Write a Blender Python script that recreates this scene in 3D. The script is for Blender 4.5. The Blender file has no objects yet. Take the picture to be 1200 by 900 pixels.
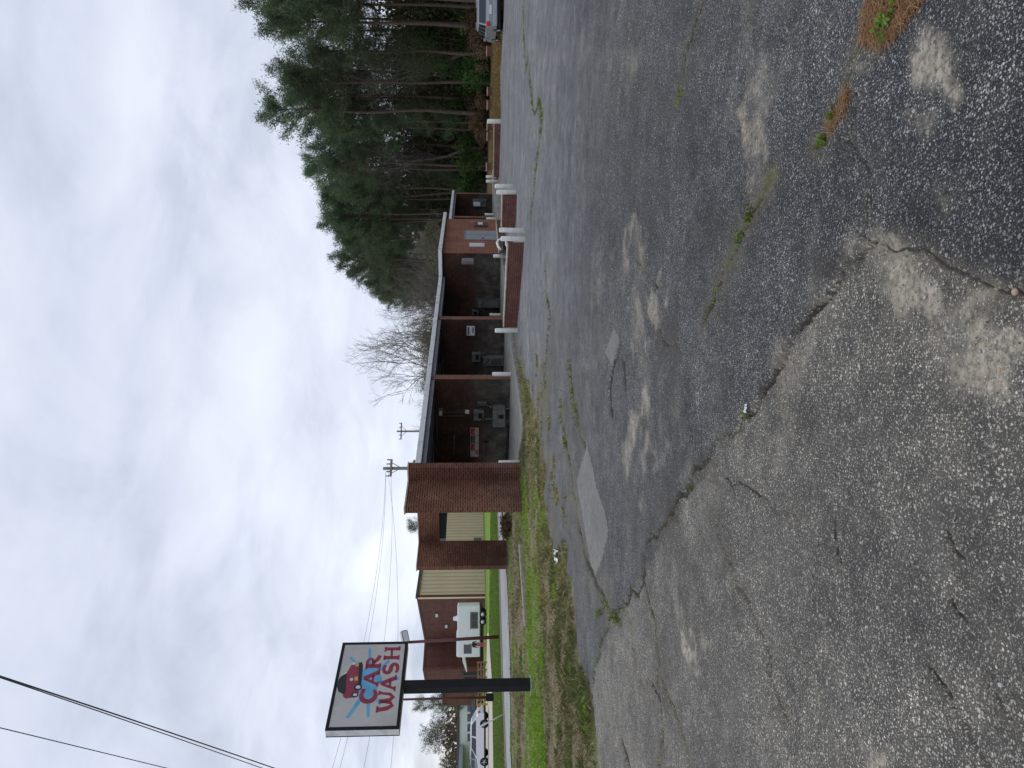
import bpy, bmesh, math, random
import numpy as np
from mathutils import Vector, Matrix, noise as mnoise

S = bpy.context.scene
COL = S.collection
R = math.radians
rng = np.random.default_rng(7)
random.seed(7)

# ------------------------------------------------------------------ camera
# the phone was held sideways: the picture lies on its side, so the camera is rolled a quarter turn
FPX, PITCH, EYE = 880.0, math.atan(45 / 880.0), 1.6
fw = Vector((0, math.cos(PITCH), -math.sin(PITCH)))
up = Vector((0, math.sin(PITCH), math.cos(PITCH)))
rt = Vector((1, 0, 0))
cd = bpy.data.cameras.new("camera"); cam = bpy.data.objects.new("camera", cd); COL.objects.link(cam)
cd.sensor_fit = 'HORIZONTAL'; cd.sensor_width = 36.0; cd.lens = 36.0 * FPX / 1200.0
cd.clip_start = 0.05; cd.clip_end = 3000
cam.matrix_world = Matrix(((-up.x, rt.x, -fw.x, 0), (-up.y, rt.y, -fw.y, 0), (-up.z, rt.z, -fw.z, EYE), (0, 0, 0, 1)))
S.camera = cam

# ------------------------------------------------------------------ world: broken overcast
SUN_EL, SUN_AZ = R(48), R(-20)       # azimuth from +Y towards +X
w = bpy.data.worlds.new("World"); S.world = w; w.use_nodes = True
nt = w.node_tree; nt.nodes.clear()
def N(nt, t, **k):
    n = nt.nodes.new(t)
    for a, b in k.items():
        if a.startswith('i_'):
            n.inputs[a[2:].replace('_', ' ')].default_value = b
        else:
            setattr(n, a, b)
    return n
def L(nt, a, b): nt.links.new(a, b)
out = N(nt, 'ShaderNodeOutputWorld'); bg = N(nt, 'ShaderNodeBackground'); bg.inputs[1].default_value = 1.0
sky = N(nt, 'ShaderNodeTexSky'); sky.sky_type = 'NISHITA'; sky.sun_disc = False
sky.sun_elevation = SUN_EL; sky.sun_rotation = SUN_AZ; sky.air_density = 1.0; sky.dust_density = 2.0
tc = N(nt, 'ShaderNodeTexCoord'); sep = N(nt, 'ShaderNodeSeparateXYZ'); L(nt, tc.outputs['Generated'], sep.inputs[0])
def M(nt, op, a, b=None, c=None, clamp=False):
    n = nt.nodes.new('ShaderNodeMath'); n.operation = op; n.use_clamp = clamp
    for i, x in enumerate((a, b, c)):
        if x is None: continue
        if isinstance(x, (int, float)): n.inputs[i].default_value = x
        else: nt.links.new(x, n.inputs[i])
    return n.outputs[0]
zc = M(nt, 'ADD', M(nt, 'MAXIMUM', sep.outputs[2], 0.0), 0.22)
cx = M(nt, 'DIVIDE', sep.outputs[0], zc); cy = M(nt, 'DIVIDE', sep.outputs[1], zc)
cmb = N(nt, 'ShaderNodeCombineXYZ'); L(nt, cx, cmb.inputs[0]); L(nt, cy, cmb.inputs[1])
def ramp(nt, fac, stops, interp='LINEAR'):
    n = nt.nodes.new('ShaderNodeValToRGB'); n.color_ramp.interpolation = interp
    e = n.color_ramp.elements
    while len(e) > 1: e.remove(e[-1])
    for i, (p, c) in enumerate(stops):
        el = e[0] if i == 0 else e.new(p)
        el.position = p; el.color = (c[0], c[1], c[2], 1) if len(c) == 3 else c
    nt.links.new(fac, n.inputs[0]); return n.outputs[0]
def mix(nt, f, a, b, mode='MIX'):
    n = nt.nodes.new('ShaderNodeMix'); n.data_type = 'RGBA'; n.blend_type = mode
    for i, x in ((0, f), (6, a), (7, b)):
        if isinstance(x, (int, float)): n.inputs[i].default_value = x
        elif isinstance(x, tuple): n.inputs[i].default_value = (x[0], x[1], x[2], 1)
        else: nt.links.new(x, n.inputs[i])
    return n.outputs[2]
def noise(nt, vec, scale, detail=4, rough=0.5, dist=0.0, dim='3D'):
    n = nt.nodes.new('ShaderNodeTexNoise'); n.noise_dimensions = dim
    n.inputs['Scale'].default_value = scale; n.inputs['Detail'].default_value = detail
    n.inputs['Roughness'].default_value = rough; n.inputs['Distortion'].default_value = dist
    if vec is not None: nt.links.new(vec, n.inputs['Vector'])
    return n.outputs[0]
n1 = noise(nt, cmb.outputs[0], 0.62, 5, 0.5, 0.8)
n2 = noise(nt, cmb.outputs[0], 2.4, 8, 0.62, 0.5)
cl = M(nt, 'ADD', M(nt, 'MULTIPLY', n1, 0.72), M(nt, 'MULTIPLY', n2, 0.28))
ccol = ramp(nt, cl, [(0.36, (0.35, 0.39, 0.47)), (0.43, (0.43, 0.475, 0.57)), (0.49, (0.52, 0.565, 0.67)), (0.56, (0.60, 0.64, 0.73)), (0.65, (0.665, 0.70, 0.775))])
ccol = mix(nt, 1.0, ccol, ramp(nt, sep.outputs[2], [(0.0, (1.14, 1.13, 1.11)), (0.30, (1.0, 1.0, 1.0)), (0.75, (0.87, 0.885, 0.91))]), 'MULTIPLY')
thin = ramp(nt, noise(nt, cmb.outputs[0], 1.1, 5, 0.5, 0.8), [(0.56, (0, 0, 0)), (0.72, (0.35, 0.35, 0.35))])
skyc = mix(nt, 1.0, sky.outputs[0], (0.11, 0.11, 0.11), 'MULTIPLY')
L(nt, mix(nt, thin, ccol, skyc), bg.inputs[0]); L(nt, bg.outputs[0], out.inputs[0])

sd = bpy.data.lights.new("sun", 'SUN'); sd.energy = 0.9; sd.angle = R(25); sd.color = (1, 0.97, 0.93)
sun = bpy.data.objects.new("sun", sd); COL.objects.link(sun)
sv = Vector((math.sin(SUN_AZ) * math.cos(SUN_EL), math.cos(SUN_AZ) * math.cos(SUN_EL), math.sin(SUN_EL)))
sun.rotation_euler = (-sv).to_track_quat('-Z', 'Y').to_euler(); sun.location = (0, 0, 40)
S.view_settings.view_transform = 'Standard'; S.view_settings.look = 'None'
S.view_settings.gamma = 1.0; S.view_settings.use_curve_mapping = False; S.view_settings.exposure = 0.46
S.cycles.max_bounces = 6; S.cycles.diffuse_bounces = 3; S.cycles.transparent_max_bounces = 4
S.cycles.use_denoising = True

# ------------------------------------------------------------------ land and measuring helpers
SL = 0.013
def g(x, y=0.0): return -SL * 40.0 * np.tanh(np.asarray(x, float) / 40.0)
def gf(x, y=0.0): return -SL * 40.0 * math.tanh(x / 40.0)
def ray(u, v): return fw + rt * ((u - 450) / FPX) - up * ((v - 600) / FPX)
def gp(u, v):
    """ground point seen at u (right), v (down) of the upright photograph"""
    d = ray(u, v); z = 0.0
    for _ in range(8):
        t = (z - EYE) / d.z; z = gf(d.x * t)
    return Vector((d.x * t, d.y * t, z))
def at(u, v, y):
    d = ray(u, v); t = y / d.y
    return Vector((d.x * t, y, EYE + d.z * t))

# ------------------------------------------------------------------ mesh builder
class MB:
    def __init__(s): s.v = []; s.f = []; s.mi = []
    def add(s, vs, fs, mi=0):
        o = len(s.v); s.v += [tuple(p) for p in vs]
        for f in fs: s.f.append(tuple(i + o for i in f)); s.mi.append(mi)
        return s
    def box(s, x0, x1, y0, y1, z0, z1, mi=0, taper=0.0):
        t = taper
        return s.add([(x0, y0, z0), (x1, y0, z0), (x1, y1, z0), (x0, y1, z0), (x0 + t, y0 + t, z1), (x1 - t, y0 + t, z1), (x1 - t, y1 - t, z1), (x0 + t, y1 - t, z1)],
                     [(3, 2, 1, 0), (4, 5, 6, 7), (0, 1, 5, 4), (1, 2, 6, 5), (2, 3, 7, 6), (3, 0, 4, 7)], mi)
    def bbox(s, x0, x1, y0, y1, z0, z1, b=0.01, mi=0):
        """box with chamfered edges"""
        b = min(b, (x1 - x0) * .45, (y1 - y0) * .45, (z1 - z0) * .45)
        bm = bmesh.new(); bmesh.ops.create_cube(bm, size=1.0)
        for v in bm.verts: v.co = Vector(((x0 + x1) / 2 + v.co.x * (x1 - x0), (y0 + y1) / 2 + v.co.y * (y1 - y0), (z0 + z1) / 2 + v.co.z * (z1 - z0)))
        bmesh.ops.bevel(bm, geom=list(bm.edges), offset=b, segments=1, affect='EDGES')
        bm.verts.index_update()
        s.add([v.co for v in bm.verts], [[v.index for v in f.verts] for f in bm.faces], mi); bm.free(); return s
    def tube(s, pts, rad, n=8, cap=True, mi=0):
        pts = [Vector(p) for p in pts]; k = len(pts)
        if isinstance(rad, (int, float)): rad = [rad] * k
        o = len(s.v); prev = None
        for i, p in enumerate(pts):
            d = (pts[min(i + 1, k - 1)] - pts[max(i - 1, 0)]).normalized()
            a = prev if prev is not None else (Vector((1, 0, 0)) if abs(d.x) < .9 else Vector((0, 1, 0)))
            a = (a - d * a.dot(d)).normalized(); b = d.cross(a); prev = a
            for j in range(n):
                t = 2 * math.pi * j / n
                s.v.append(tuple(p + (a * math.cos(t) + b * math.sin(t)) * rad[i]))
        for i in range(k - 1):
            for j in range(n):
                q = (j + 1) % n
                s.f.append((o + i * n + j, o + i * n + q, o + (i + 1) * n + q, o + (i + 1) * n + j)); s.mi.append(mi)
        if cap:
            s.f.append(tuple(o + j for j in range(n))[::-1]); s.mi.append(mi)
            s.f.append(tuple(o + (k - 1) * n + j for j in range(n))); s.mi.append(mi)
        return s
    def lathe(s, prof, n=16, c=(0, 0, 0), mi=0, axis='z'):
        o = len(s.v)
        for (r, z) in prof:
            for j in range(n):
                t = 2 * math.pi * j / n; p = (r * math.cos(t), r * math.sin(t), z)
                if axis == 'x': p = (z, r * math.cos(t), r * math.sin(t))
                if axis == 'y': p = (r * math.sin(t), z, r * math.cos(t))
                s.v.append((p[0] + c[0], p[1] + c[1], p[2] + c[2]))
        for i in range(len(prof) - 1):
            for j in range(n):
                q = (j + 1) % n; s.f.append((o + i * n + j, o + i * n + q, o + (i + 1) * n + q, o + (i + 1) * n + j)); s.mi.append(mi)
        s.f.append(tuple(o + j for j in range(n))[::-1]); s.mi.append(mi)
        s.f.append(tuple(o + (len(prof) - 1) * n + j for j in range(n))); s.mi.append(mi)
        return s
    def prism(s, poly, e0, e1, axis='y', mi=0):
        """polygon extruded: axis y -> poly is (x,z); axis z -> poly is (x,y); axis x -> poly is (y,z)"""
        k = len(poly)
        f = {'y': lambda p, e: (p[0], e, p[1]), 'z': lambda p, e: (p[0], p[1], e), 'x': lambda p, e: (e, p[0], p[1])}[axis]
        vs = [f(p, e0) for p in poly] + [f(p, e1) for p in poly]
        fs = [tuple(range(k))[::-1], tuple(range(k, 2 * k))] + [(i, (i + 1) % k, k + (i + 1) % k, k + i) for i in range(k)]
        return s.add(vs, fs, mi)
    def build(s, name, mats, parent=None, smooth=False, loc=None, rz=0.0):
        me = bpy.data.meshes.new(name); me.from_pydata(s.v, [], s.f)
        bm = bmesh.new(); bm.from_mesh(me); bmesh.ops.recalc_face_normals(bm, faces=bm.faces)
        uv = bm.loops.layers.uv.new("UVMap")
        for f in bm.faces:
            n = f.normal; ax, ay, az = abs(n.x), abs(n.y), abs(n.z)
            for l in f.loops:
                c = l.vert.co
                l[uv].uv = (c.x, c.y) if (az >= ax and az >= ay) else ((c.y, c.z) if ax >= ay else (c.x, c.z))
            f.smooth = smooth
        bm.to_mesh(me); bm.free()
        mats = mats if isinstance(mats, (list, tuple)) else [mats]
        for m in mats: me.materials.append(m)
        if len(mats) > 1: me.polygons.foreach_set('material_index', np.array(s.mi, 'i'))
        o = bpy.data.objects.new(name, me); COL.objects.link(o)
        if parent is not None: o.parent = parent
        if loc is not None: o.location = loc
        if rz: o.rotation_euler = (0, 0, rz)
        return o
def empty(name, loc=(0, 0, 0), rz=0.0):
    o = bpy.data.objects.new(name, None); COL.objects.link(o); o.location = loc; o.rotation_euler = (0, 0, rz)
    o.empty_display_size = 0.3; return o
def tag(o, label, cat, group=None, kind=None):
    o['label'] = label; o['category'] = cat
    if group: o['group'] = group
    if kind: o['kind'] = kind
    return o
def struct(o, kind='structure', label=None, cat=None):
    o['kind'] = kind
    if label: o['label'] = label
    if cat: o['category'] = cat
    return o
def copy_tree(o, parent=None):
    c = o.copy(); COL.objects.link(c); c.parent = parent
    for ch in o.children: copy_tree(ch, c)
    return c
def npmesh(name, V, F, mats, smooth=False, attrs=None, k=None):
    """V (n,3) array, F (m,k) array of k-gons"""
    V = np.asarray(V, np.float32); F = np.asarray(F, np.int32); k = F.shape[1]
    me = bpy.data.meshes.new(name); me.vertices.add(len(V)); me.vertices.foreach_set('co', V.ravel())
    me.loops.add(F.size); me.loops.foreach_set('vertex_index', F.ravel())
    me.polygons.add(len(F)); me.polygons.foreach_set('loop_start', np.arange(0, F.size, k, dtype=np.int32))
    me.polygons.foreach_set('loop_total', np.full(len(F), k, np.int32))
    me.polygons.foreach_set('use_smooth', np.full(len(F), smooth))
    for nme, arr in (attrs or {}).items():
        a = me.color_attributes.new(nme, 'FLOAT_COLOR', 'POINT'); c = np.ones((len(V), 4), np.float32); c[:, :arr.shape[1]] = arr
        a.data.foreach_set('color', c.ravel())
    me.update(calc_edges=True); me.validate()
    for m in (mats if isinstance(mats, (list, tuple)) else [mats]): me.materials.append(m)
    return me
def link(name, me, parent=None, loc=None, rz=0):
    o = bpy.data.objects.new(name, me); COL.objects.link(o); o.parent = parent
    if loc is not None: o.location = loc
    o.rotation_euler = (0, 0, rz); return o

# ------------------------------------------------------------------ materials
MATS = {}
def mat(name, col=(0.5, 0.5, 0.5), rough=0.7, metal=0.0, var=0.15, scale=6.0, bump=0.0, bscale=40.0, spec=0.4, dirt=None):
    if name in MATS: return MATS[name]
    m = bpy.data.materials.new(name); m.use_nodes = True; t = m.node_tree; p = t.nodes['Principled BSDF']
    tcn = N(t, 'ShaderNodeTexCoord'); vec = tcn.outputs['Object']
    nz = noise(t, vec, scale, 6, 0.6)
    lo = tuple(c * (1 - var) for c in col); hi = tuple(min(1, c * (1 + var)) for c in col)
    c = ramp(t, nz, [(0.3, lo), (0.7, hi)])
    if dirt:
        c = mix(t, ramp(t, noise(t, vec, dirt[1], 7, 0.65), [(0.50, (0, 0, 0)), (0.72, (1, 1, 1))]), c, dirt[0])
    L(t, c, p.inputs['Base Color'])
    p.inputs['Roughness'].default_value = rough; p.inputs['Metallic'].default_value = metal
    p.inputs['Specular IOR Level'].default_value = spec
    if bump:
        b = N(t, 'ShaderNodeBump'); b.inputs['Strength'].default_value = bump; b.inputs['Distance'].default_value = 0.02
        L(t, noise(t, vec, bscale, 5, 0.6), b.inputs['Height']); L(t, b.outputs[0], p.inputs['Normal'])
    MATS[name] = m; return m
def attrmat(name, attr='Col', rough=0.8, trans=0.0, spec=0.2):
    m = bpy.data.materials.new(name); m.use_nodes = True; t = m.node_tree; p = t.nodes['Principled BSDF']
    a = N(t, 'ShaderNodeAttribute'); a.attribute_name = attr
    L(t, a.outputs['Color'], p.inputs['Base Color']); p.inputs['Roughness'].default_value = rough
    p.inputs['Specular IOR Level'].default_value = spec
    if trans: 
        tr = N(t, 'ShaderNodeBsdfTranslucent'); L(t, a.outputs['Color'], tr.inputs[0]); mx = N(t, 'ShaderNodeMixShader'); mx.inputs[0].default_value = trans
        L(t, p.outputs[0], mx.inputs[1]); L(t, tr.outputs[0], mx.inputs[2]); L(t, mx.outputs[0], t.nodes['Material Output'].inputs[0])
    MATS[name] = m; return m
def brickmat(name, c1, c2, mortar, grime=None, lowgrey=0.0, msize=0.012, fleck=.3):
    m = bpy.data.materials.new(name); m.use_nodes = True; t = m.node_tree; p = t.nodes['Principled BSDF']
    tcn = N(t, 'ShaderNodeTexCoord'); uv = tcn.outputs['UV']; ob = tcn.outputs['Object']
    b = N(t, 'ShaderNodeTexBrick'); L(t, uv, b.inputs['Vector'])
    b.inputs['Scale'].default_value = 1.0; b.inputs['Brick Width'].default_value = 0.205; b.inputs['Row Height'].default_value = 0.076
    b.inputs['Mortar Size'].default_value = msize; b.inputs['Mortar Smooth'].default_value = 0.2; b.inputs['Bias'].default_value = 0.0
    b.inputs['Color1'].default_value = (*c1, 1); b.inputs['Color2'].default_value = (*c2, 1); b.inputs['Mortar'].default_value = (*mortar, 1)
    c = mix(t, 1.0, b.outputs[0], ramp(t, noise(t, ob, 0.9, 6, 0.65), [(0.3, (0.62, 0.6, 0.6)), (0.7, (1.12, 1.08, 1.05))]), 'MULTIPLY')
    # scattered pale, salt-bloomed bricks
    wn = N(t, 'ShaderNodeTexVoronoi'); wn.inputs['Scale'].default_value = 9.0; L(t, ob, wn.inputs['Vector'])
    sepc = N(t, 'ShaderNodeSeparateColor'); L(t, wn.outputs['Color'], sepc.inputs[0])
    fl = M(t, 'MULTIPLY', M(t, 'GREATER_THAN', sepc.outputs[0], 0.86), M(t, 'MULTIPLY', noise(t, ob, 1.3, 3), fleck))
    c = mix(t, fl, c, (0.34, 0.22, 0.15))
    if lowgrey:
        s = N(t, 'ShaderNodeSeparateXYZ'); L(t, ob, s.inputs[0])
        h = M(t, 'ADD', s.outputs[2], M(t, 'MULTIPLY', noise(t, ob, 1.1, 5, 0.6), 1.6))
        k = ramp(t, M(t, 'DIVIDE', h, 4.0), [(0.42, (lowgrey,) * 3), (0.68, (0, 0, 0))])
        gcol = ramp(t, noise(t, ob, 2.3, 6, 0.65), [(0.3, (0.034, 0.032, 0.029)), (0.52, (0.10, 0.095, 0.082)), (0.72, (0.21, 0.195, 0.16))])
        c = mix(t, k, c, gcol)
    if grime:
        c = mix(t, ramp(t, noise(t, ob, 0.8, 6, 0.6), [(0.45, (0, 0, 0)), (0.72, (0.7, 0.7, 0.7))]), c, grime)
    L(t, c, p.inputs['Base Color']); p.inputs['Roughness'].default_value = 0.85; p.inputs['Specular IOR Level'].default_value = 0.25
    bp = N(t, 'ShaderNodeBump'); bp.inputs['Strength'].default_value = 0.5; bp.inputs['Distance'].default_value = 0.01; bp.invert = True
    L(t, b.outputs['Fac'], bp.inputs['Height']); L(t, bp.outputs[0], p.inputs['Normal'])
    MATS[name] = m; return m
brickmat('brick_front', (0.37, 0.115, 0.06), (0.24, 0.07, 0.042), (0.29, 0.20, 0.14))
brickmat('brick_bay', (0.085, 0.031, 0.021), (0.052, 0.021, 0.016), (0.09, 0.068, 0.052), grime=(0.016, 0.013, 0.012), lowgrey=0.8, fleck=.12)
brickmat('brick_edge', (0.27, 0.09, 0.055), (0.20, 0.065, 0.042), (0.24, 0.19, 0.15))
brickmat('brick_pier', (0.22, 0.060, 0.038), (0.085, 0.027, 0.020), (0.27, 0.165, 0.105), grime=(0.075, 0.030, 0.025), msize=.013, lowgrey=.25)
brickmat('brick_low', (0.20, 0.062, 0.05), (0.14, 0.045, 0.038), (0.17, 0.13, 0.11))
brickmat('brick_far', (0.18, 0.068, 0.056), (0.15, 0.056, 0.048), (0.16, 0.10, 0.085), msize=0.006)
mat('white_paint', (0.87, 0.86, 0.81), 0.55, var=0.06, scale=5, dirt=((0.58, 0.54, 0.44), 6.0))
mat('fascia', (0.74, 0.76, 0.76), 0.45, var=0.08, scale=2, dirt=((0.34, 0.35, 0.34), 2.0))
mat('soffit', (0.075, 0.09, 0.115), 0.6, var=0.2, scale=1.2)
mat('steel_grey', (0.19, 0.205, 0.23), 0.5, var=0.15, scale=3)
mat('door_grey', (0.30, 0.31, 0.31), 0.55, var=0.08, scale=3)
mat('concrete', (0.33, 0.31, 0.27), 0.85, var=0.22, scale=1.4, bump=0.3, dirt=((0.20, 0.185, 0.15), 0.9))
mat('cap_stone', (0.47, 0.41, 0.31), 0.8, var=0.2, scale=5, dirt=((0.28, 0.25, 0.19), 6))
mat('black_metal', (0.014, 0.014, 0.017), 0.6, var=0.3, scale=4, spec=.2)
mat('black_rubber', (0.014, 0.014, 0.015), 0.75, var=0.3)
mat('dark_grey', (0.07, 0.072, 0.075), 0.6, var=0.3)
mat('panel_grey', (0.15, 0.152, 0.14), 0.55, var=0.3, scale=5, dirt=((0.07, 0.065, 0.055), 4))
mat('plastic_white', (0.70, 0.72, 0.74), 0.4, var=0.05)
mat('tan_metal', (0.80, 0.64, 0.47), 0.5, var=0.05, scale=0.7, dirt=((0.70, 0.56, 0.40), 0.5))
mat('tan_rib', (0.52, 0.41, 0.29), 0.5, var=0.05)
mat('maroon_pole', (0.12, 0.035, 0.035), 0.5, var=0.2)
mat('car_white', (0.72, 0.74, 0.78), 0.22, var=0.02, spec=0.6)
mat('car_silver', (0.34, 0.36, 0.385), 0.22, metal=0.35, var=0.03, spec=0.6)
mat('car_glass', (0.018, 0.024, 0.03), 0.06, var=0.1, spec=0.8)
mat('chrome', (0.6, 0.6, 0.6), 0.25, metal=0.9, var=0.05)
mat('red_lamp', (0.5, 0.03, 0.025), 0.25, var=0.1)
mat('wood_old', (0.34, 0.30, 0.24), 0.85, var=0.3, scale=8, bump=0.4)
mat('wood_brown', (0.24, 0.15, 0.08), 0.8, var=0.3, scale=4)
mat('pole_wood', (0.24, 0.21, 0.18), 0.85, var=0.25, scale=3)
mat('bark_pine', (0.105, 0.075, 0.056), 0.9, var=0.35, scale=3, bump=0.5, bscale=9)
mat('bark_grey', (0.15, 0.13, 0.11), 0.9, var=0.3, scale=3)
mat('bark_pale', (0.27, 0.245, 0.225), .9, var=.2, scale=3)
mat('wire', (0.055, 0.055, 0.062), 0.6)
mat('yellow_paint', (0.55, 0.38, 0.06), 0.5)
mat('wall_white', (0.80, 0.82, 0.84), 0.6, var=0.05)
mat('roof_blue', (0.36, 0.42, 0.50), 0.5, var=0.05)
mat('pink_cloth', (0.60, 0.10, 0.22), 0.8)
mat('black_cloth', (0.018, 0.018, 0.02), 0.85)
mat('skin', (0.33, 0.19, 0.13), 0.6, var=0.05)
mat('hair', (0.02, 0.015, 0.012), 0.7)

# ------------------------------------------------------------------ ground, lot, alley
def pip(P, poly):
    x, y = P[:, 0], P[:, 1]; ins = np.zeros(len(P), bool); n = len(poly)
    for i in range(n):
        x0, y0 = poly[i]; x1, y1 = poly[(i + 1) % n]
        if y0 == y1: continue
        c = ((y0 > y) != (y1 > y)) & (x < (x1 - x0) * (y - y0) / (y1 - y0) + x0); ins ^= c
    return ins
def dseg(P, pl, closed=False):
    """distance to polyline"""
    pl = np.asarray(pl, float); d = np.full(len(P), 1e9)
    seg = list(zip(pl[:-1], pl[1:])) + ([(pl[-1], pl[0])] if closed else [])
    for a, b in seg:
        ab = b - a; l2 = max(ab @ ab, 1e-12); t = np.clip(((P - a) @ ab) / l2, 0, 1)
        d = np.minimum(d, np.hypot(P[:, 0] - a[0] - t * ab[0], P[:, 1] - a[1] - t * ab[1]))
    return d
def vnoise(P, sc, seed=0, octv=4, rough=0.55):
    """cheap value noise on arrays, 0..1"""
    out = np.zeros(len(P)); amp = 1.0; tot = 0
    for o in range(octv):
        r2 = np.random.default_rng(seed * 31 + o); T = r2.random((256, 256))
        q = P * sc * 2 ** o + r2.random(2) * 50; i = np.floor(q).astype(int); f = q - i; f = f * f * (3 - 2 * f)
        a = T[i[:, 0] % 256, i[:, 1] % 256]; b = T[(i[:, 0] + 1) % 256, i[:, 1] % 256]
        c = T[i[:, 0] % 256, (i[:, 1] + 1) % 256]; d = T[(i[:, 0] + 1) % 256, (i[:, 1] + 1) % 256]
        out += amp * ((a * (1 - f[:, 0]) + b * f[:, 0]) * (1 - f[:, 1]) + (c * (1 - f[:, 0]) + d * f[:, 0]) * f[:, 1]); tot += amp; amp *= rough
    return out / tot
def sstep(a, b, x): t = np.clip((x - a) / (b - a), 0, 1); return t * t * (3 - 2 * t)
def P2(u, v): p = gp(u, v); return (p.x, p.y)
def T2(x, y): return P2(900 - y, x)        # from the sideways picture's own x, y
LOT = [(-9, -4), (-6.2, 2), P2(-60, 712), P2(0, 700), P2(93, 692), P2(133, 677), P2(217, 670), P2(240, 652), P2(300, 638), P2(400, 632), P2(436, 622), P2(470, 612),
       (1.2, 28.6), (14, 55), (19, 62), P2(684, 583.6), P2(757, 587), P2(813, 586), P2(850, 588.5), P2(900, 590.5), P2(1100, 598), (48, 22), (48, -4)]

def tensor(xs, ys):
    X, Y = np.meshgrid(xs, ys); P = np.stack([X.ravel(), Y.ravel()], 1); nx, ny = len(xs), len(ys)
    i = np.arange(nx * ny).reshape(ny, nx)
    F = np.stack([i[:-1, :-1].ravel(), i[:-1, 1:].ravel(), i[1:, 1:].ravel(), i[1:, :-1].ravel()], 1)
    return P, F
def geo(a, b, k, s0):
    o = [a]
    while o[-1] < b: o.append(o[-1] + max(s0, k * abs(o[-1])))
    return o
# --- ground
xs = np.array(sorted(set([-x for x in geo(0.0, 900, .05, .22)] + geo(0.0, 900, .05, .22))))
ys = np.array([-60, -40, -25, -15, -10, -7] + geo(-5, 9, 0.0, .5)[:-1] + geo(9, 1500, .022, .2))
P, F = tensor(xs, ys)
ins = pip(P, LOT); dl = dseg(P, LOT, True); sdist = np.where(ins, -dl, dl)
z = g(P[:, 0]) - 0.09 + 0.10 * sstep(-0.15, 0.6, sdist) + 0.05 * (vnoise(P, 0.5, 3) - .5) * sstep(0.2, 2, sdist) * (P[:, 1] < 60)
lawn = sstep(0, 1, (P[:, 0] < -4) * 1.0) * sstep(33, 37, P[:, 1])
wood = sstep(46, 52, P[:, 1] - (P[:, 0] < 8) * 40) * (P[:, 0] > -6)
greenb = np.exp(-((P[:, 1] - 19.3) / 2.6) ** 2) * sstep(-2.5, -5, P[:, 0])
mg = bpy.data.materials.new('ground_soil'); mg.use_nodes = True; t = mg.node_tree; p = t.nodes['Principled BSDF']
a = N(t, 'ShaderNodeAttribute'); a.attribute_name = 'zone'; sp = N(t, 'ShaderNodeSeparateColor'); L(t, a.outputs['Color'], sp.inputs[0])
ob = N(t, 'ShaderNodeTexCoord').outputs['Object']
soil = ramp(t, noise(t, ob, 3.2, 9, 0.75), [(0.32, (0.085, 0.062, 0.045)), (0.5, (0.20, 0.155, 0.105)), (0.66, (0.34, 0.275, 0.18))])
gr = ramp(t, noise(t, ob, 1.2, 8, 0.7), [(0.3, (0.10, 0.17, 0.025)), (0.55, (0.18, 0.29, 0.04)), (0.72, (0.28, 0.30, 0.09))])
litter = ramp(t, noise(t, ob, 1.6, 8, 0.7), [(0.3, (0.06, 0.04, 0.024)), (0.6, (0.14, 0.09, 0.045)), (0.75, (0.20, 0.13, 0.06))])
gm = M(t, 'ADD', sp.outputs[0], M(t, 'MULTIPLY', ramp(t, noise(t, ob, 0.9, 9, .7), [(.44, (0,) * 3), (.60, (1,) * 3)]), M(t, 'ADD', .32, M(t, 'MULTIPLY', sp.outputs[2], .75))), clamp=True)
c = mix(t, gm, soil, gr); c = mix(t, sp.outputs[1], c, litter)
L(t, c, p.inputs['Base Color']); p.inputs['Roughness'].default_value = 0.95; p.inputs['Specular IOR Level'].default_value = 0.1
b = N(t, 'ShaderNodeBump'); b.inputs['Strength'].default_value = 0.8; b.inputs['Distance'].default_value = 0.06
L(t, noise(t, ob, 9.0, 6, 0.7), b.inputs['Height']); L(t, b.outputs[0], p.inputs['Normal'])
struct(link('ground', npmesh('ground', np.column_stack([P, z]), F, mg, True, {'zone': np.stack([lawn, wood, greenb], 1)})))

# --- asphalt lot: fine sheet, cracks are really sunk, wear and the painted far sky sheen are stored per vertex
xs = [0.0]
while xs[-1] < 48: xs.append(xs[-1] + max(.012, .0125 * (xs[-1] - 0.55)))
xs = np.array(sorted(set([-x for x in xs if x < 9.2] + xs)))
ys = [-4, -2.5, -1, 0, .6, 1.1, 1.5, 1.7]
while ys[-1] < 64: ys.append(ys[-1] + .0078 * ys[-1])
P, F = tensor(xs, np.array(ys))
jag = 0.35 * (np.stack([vnoise(P, 1.6, 11), vnoise(P, 1.6, 12)], 1) - .5) * np.clip(P[:, 1:2] / 10, .3, 1.5)
keep = pip(P + jag, LOT)
fk = keep[F].all(1); F = F[fk]; used = np.unique(F); rm = np.full(len(P), -1); rm[used] = np.arange(len(used)); P = P[used]; F = rm[F]
def frac(pts, amp, lev=4, seed=0):
    r2 = np.random.default_rng(seed); pts = [np.array(q, float) for q in pts]
    for l in range(lev):
        o = [pts[0]]
        for a_, b_ in zip(pts[:-1], pts[1:]):
            d_ = b_ - a_; m_ = (a_ + b_) / 2 + np.array([-d_[1], d_[0]]) * r2.normal(0, amp); o += [m_, b_]
        pts = o
    return pts
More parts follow.
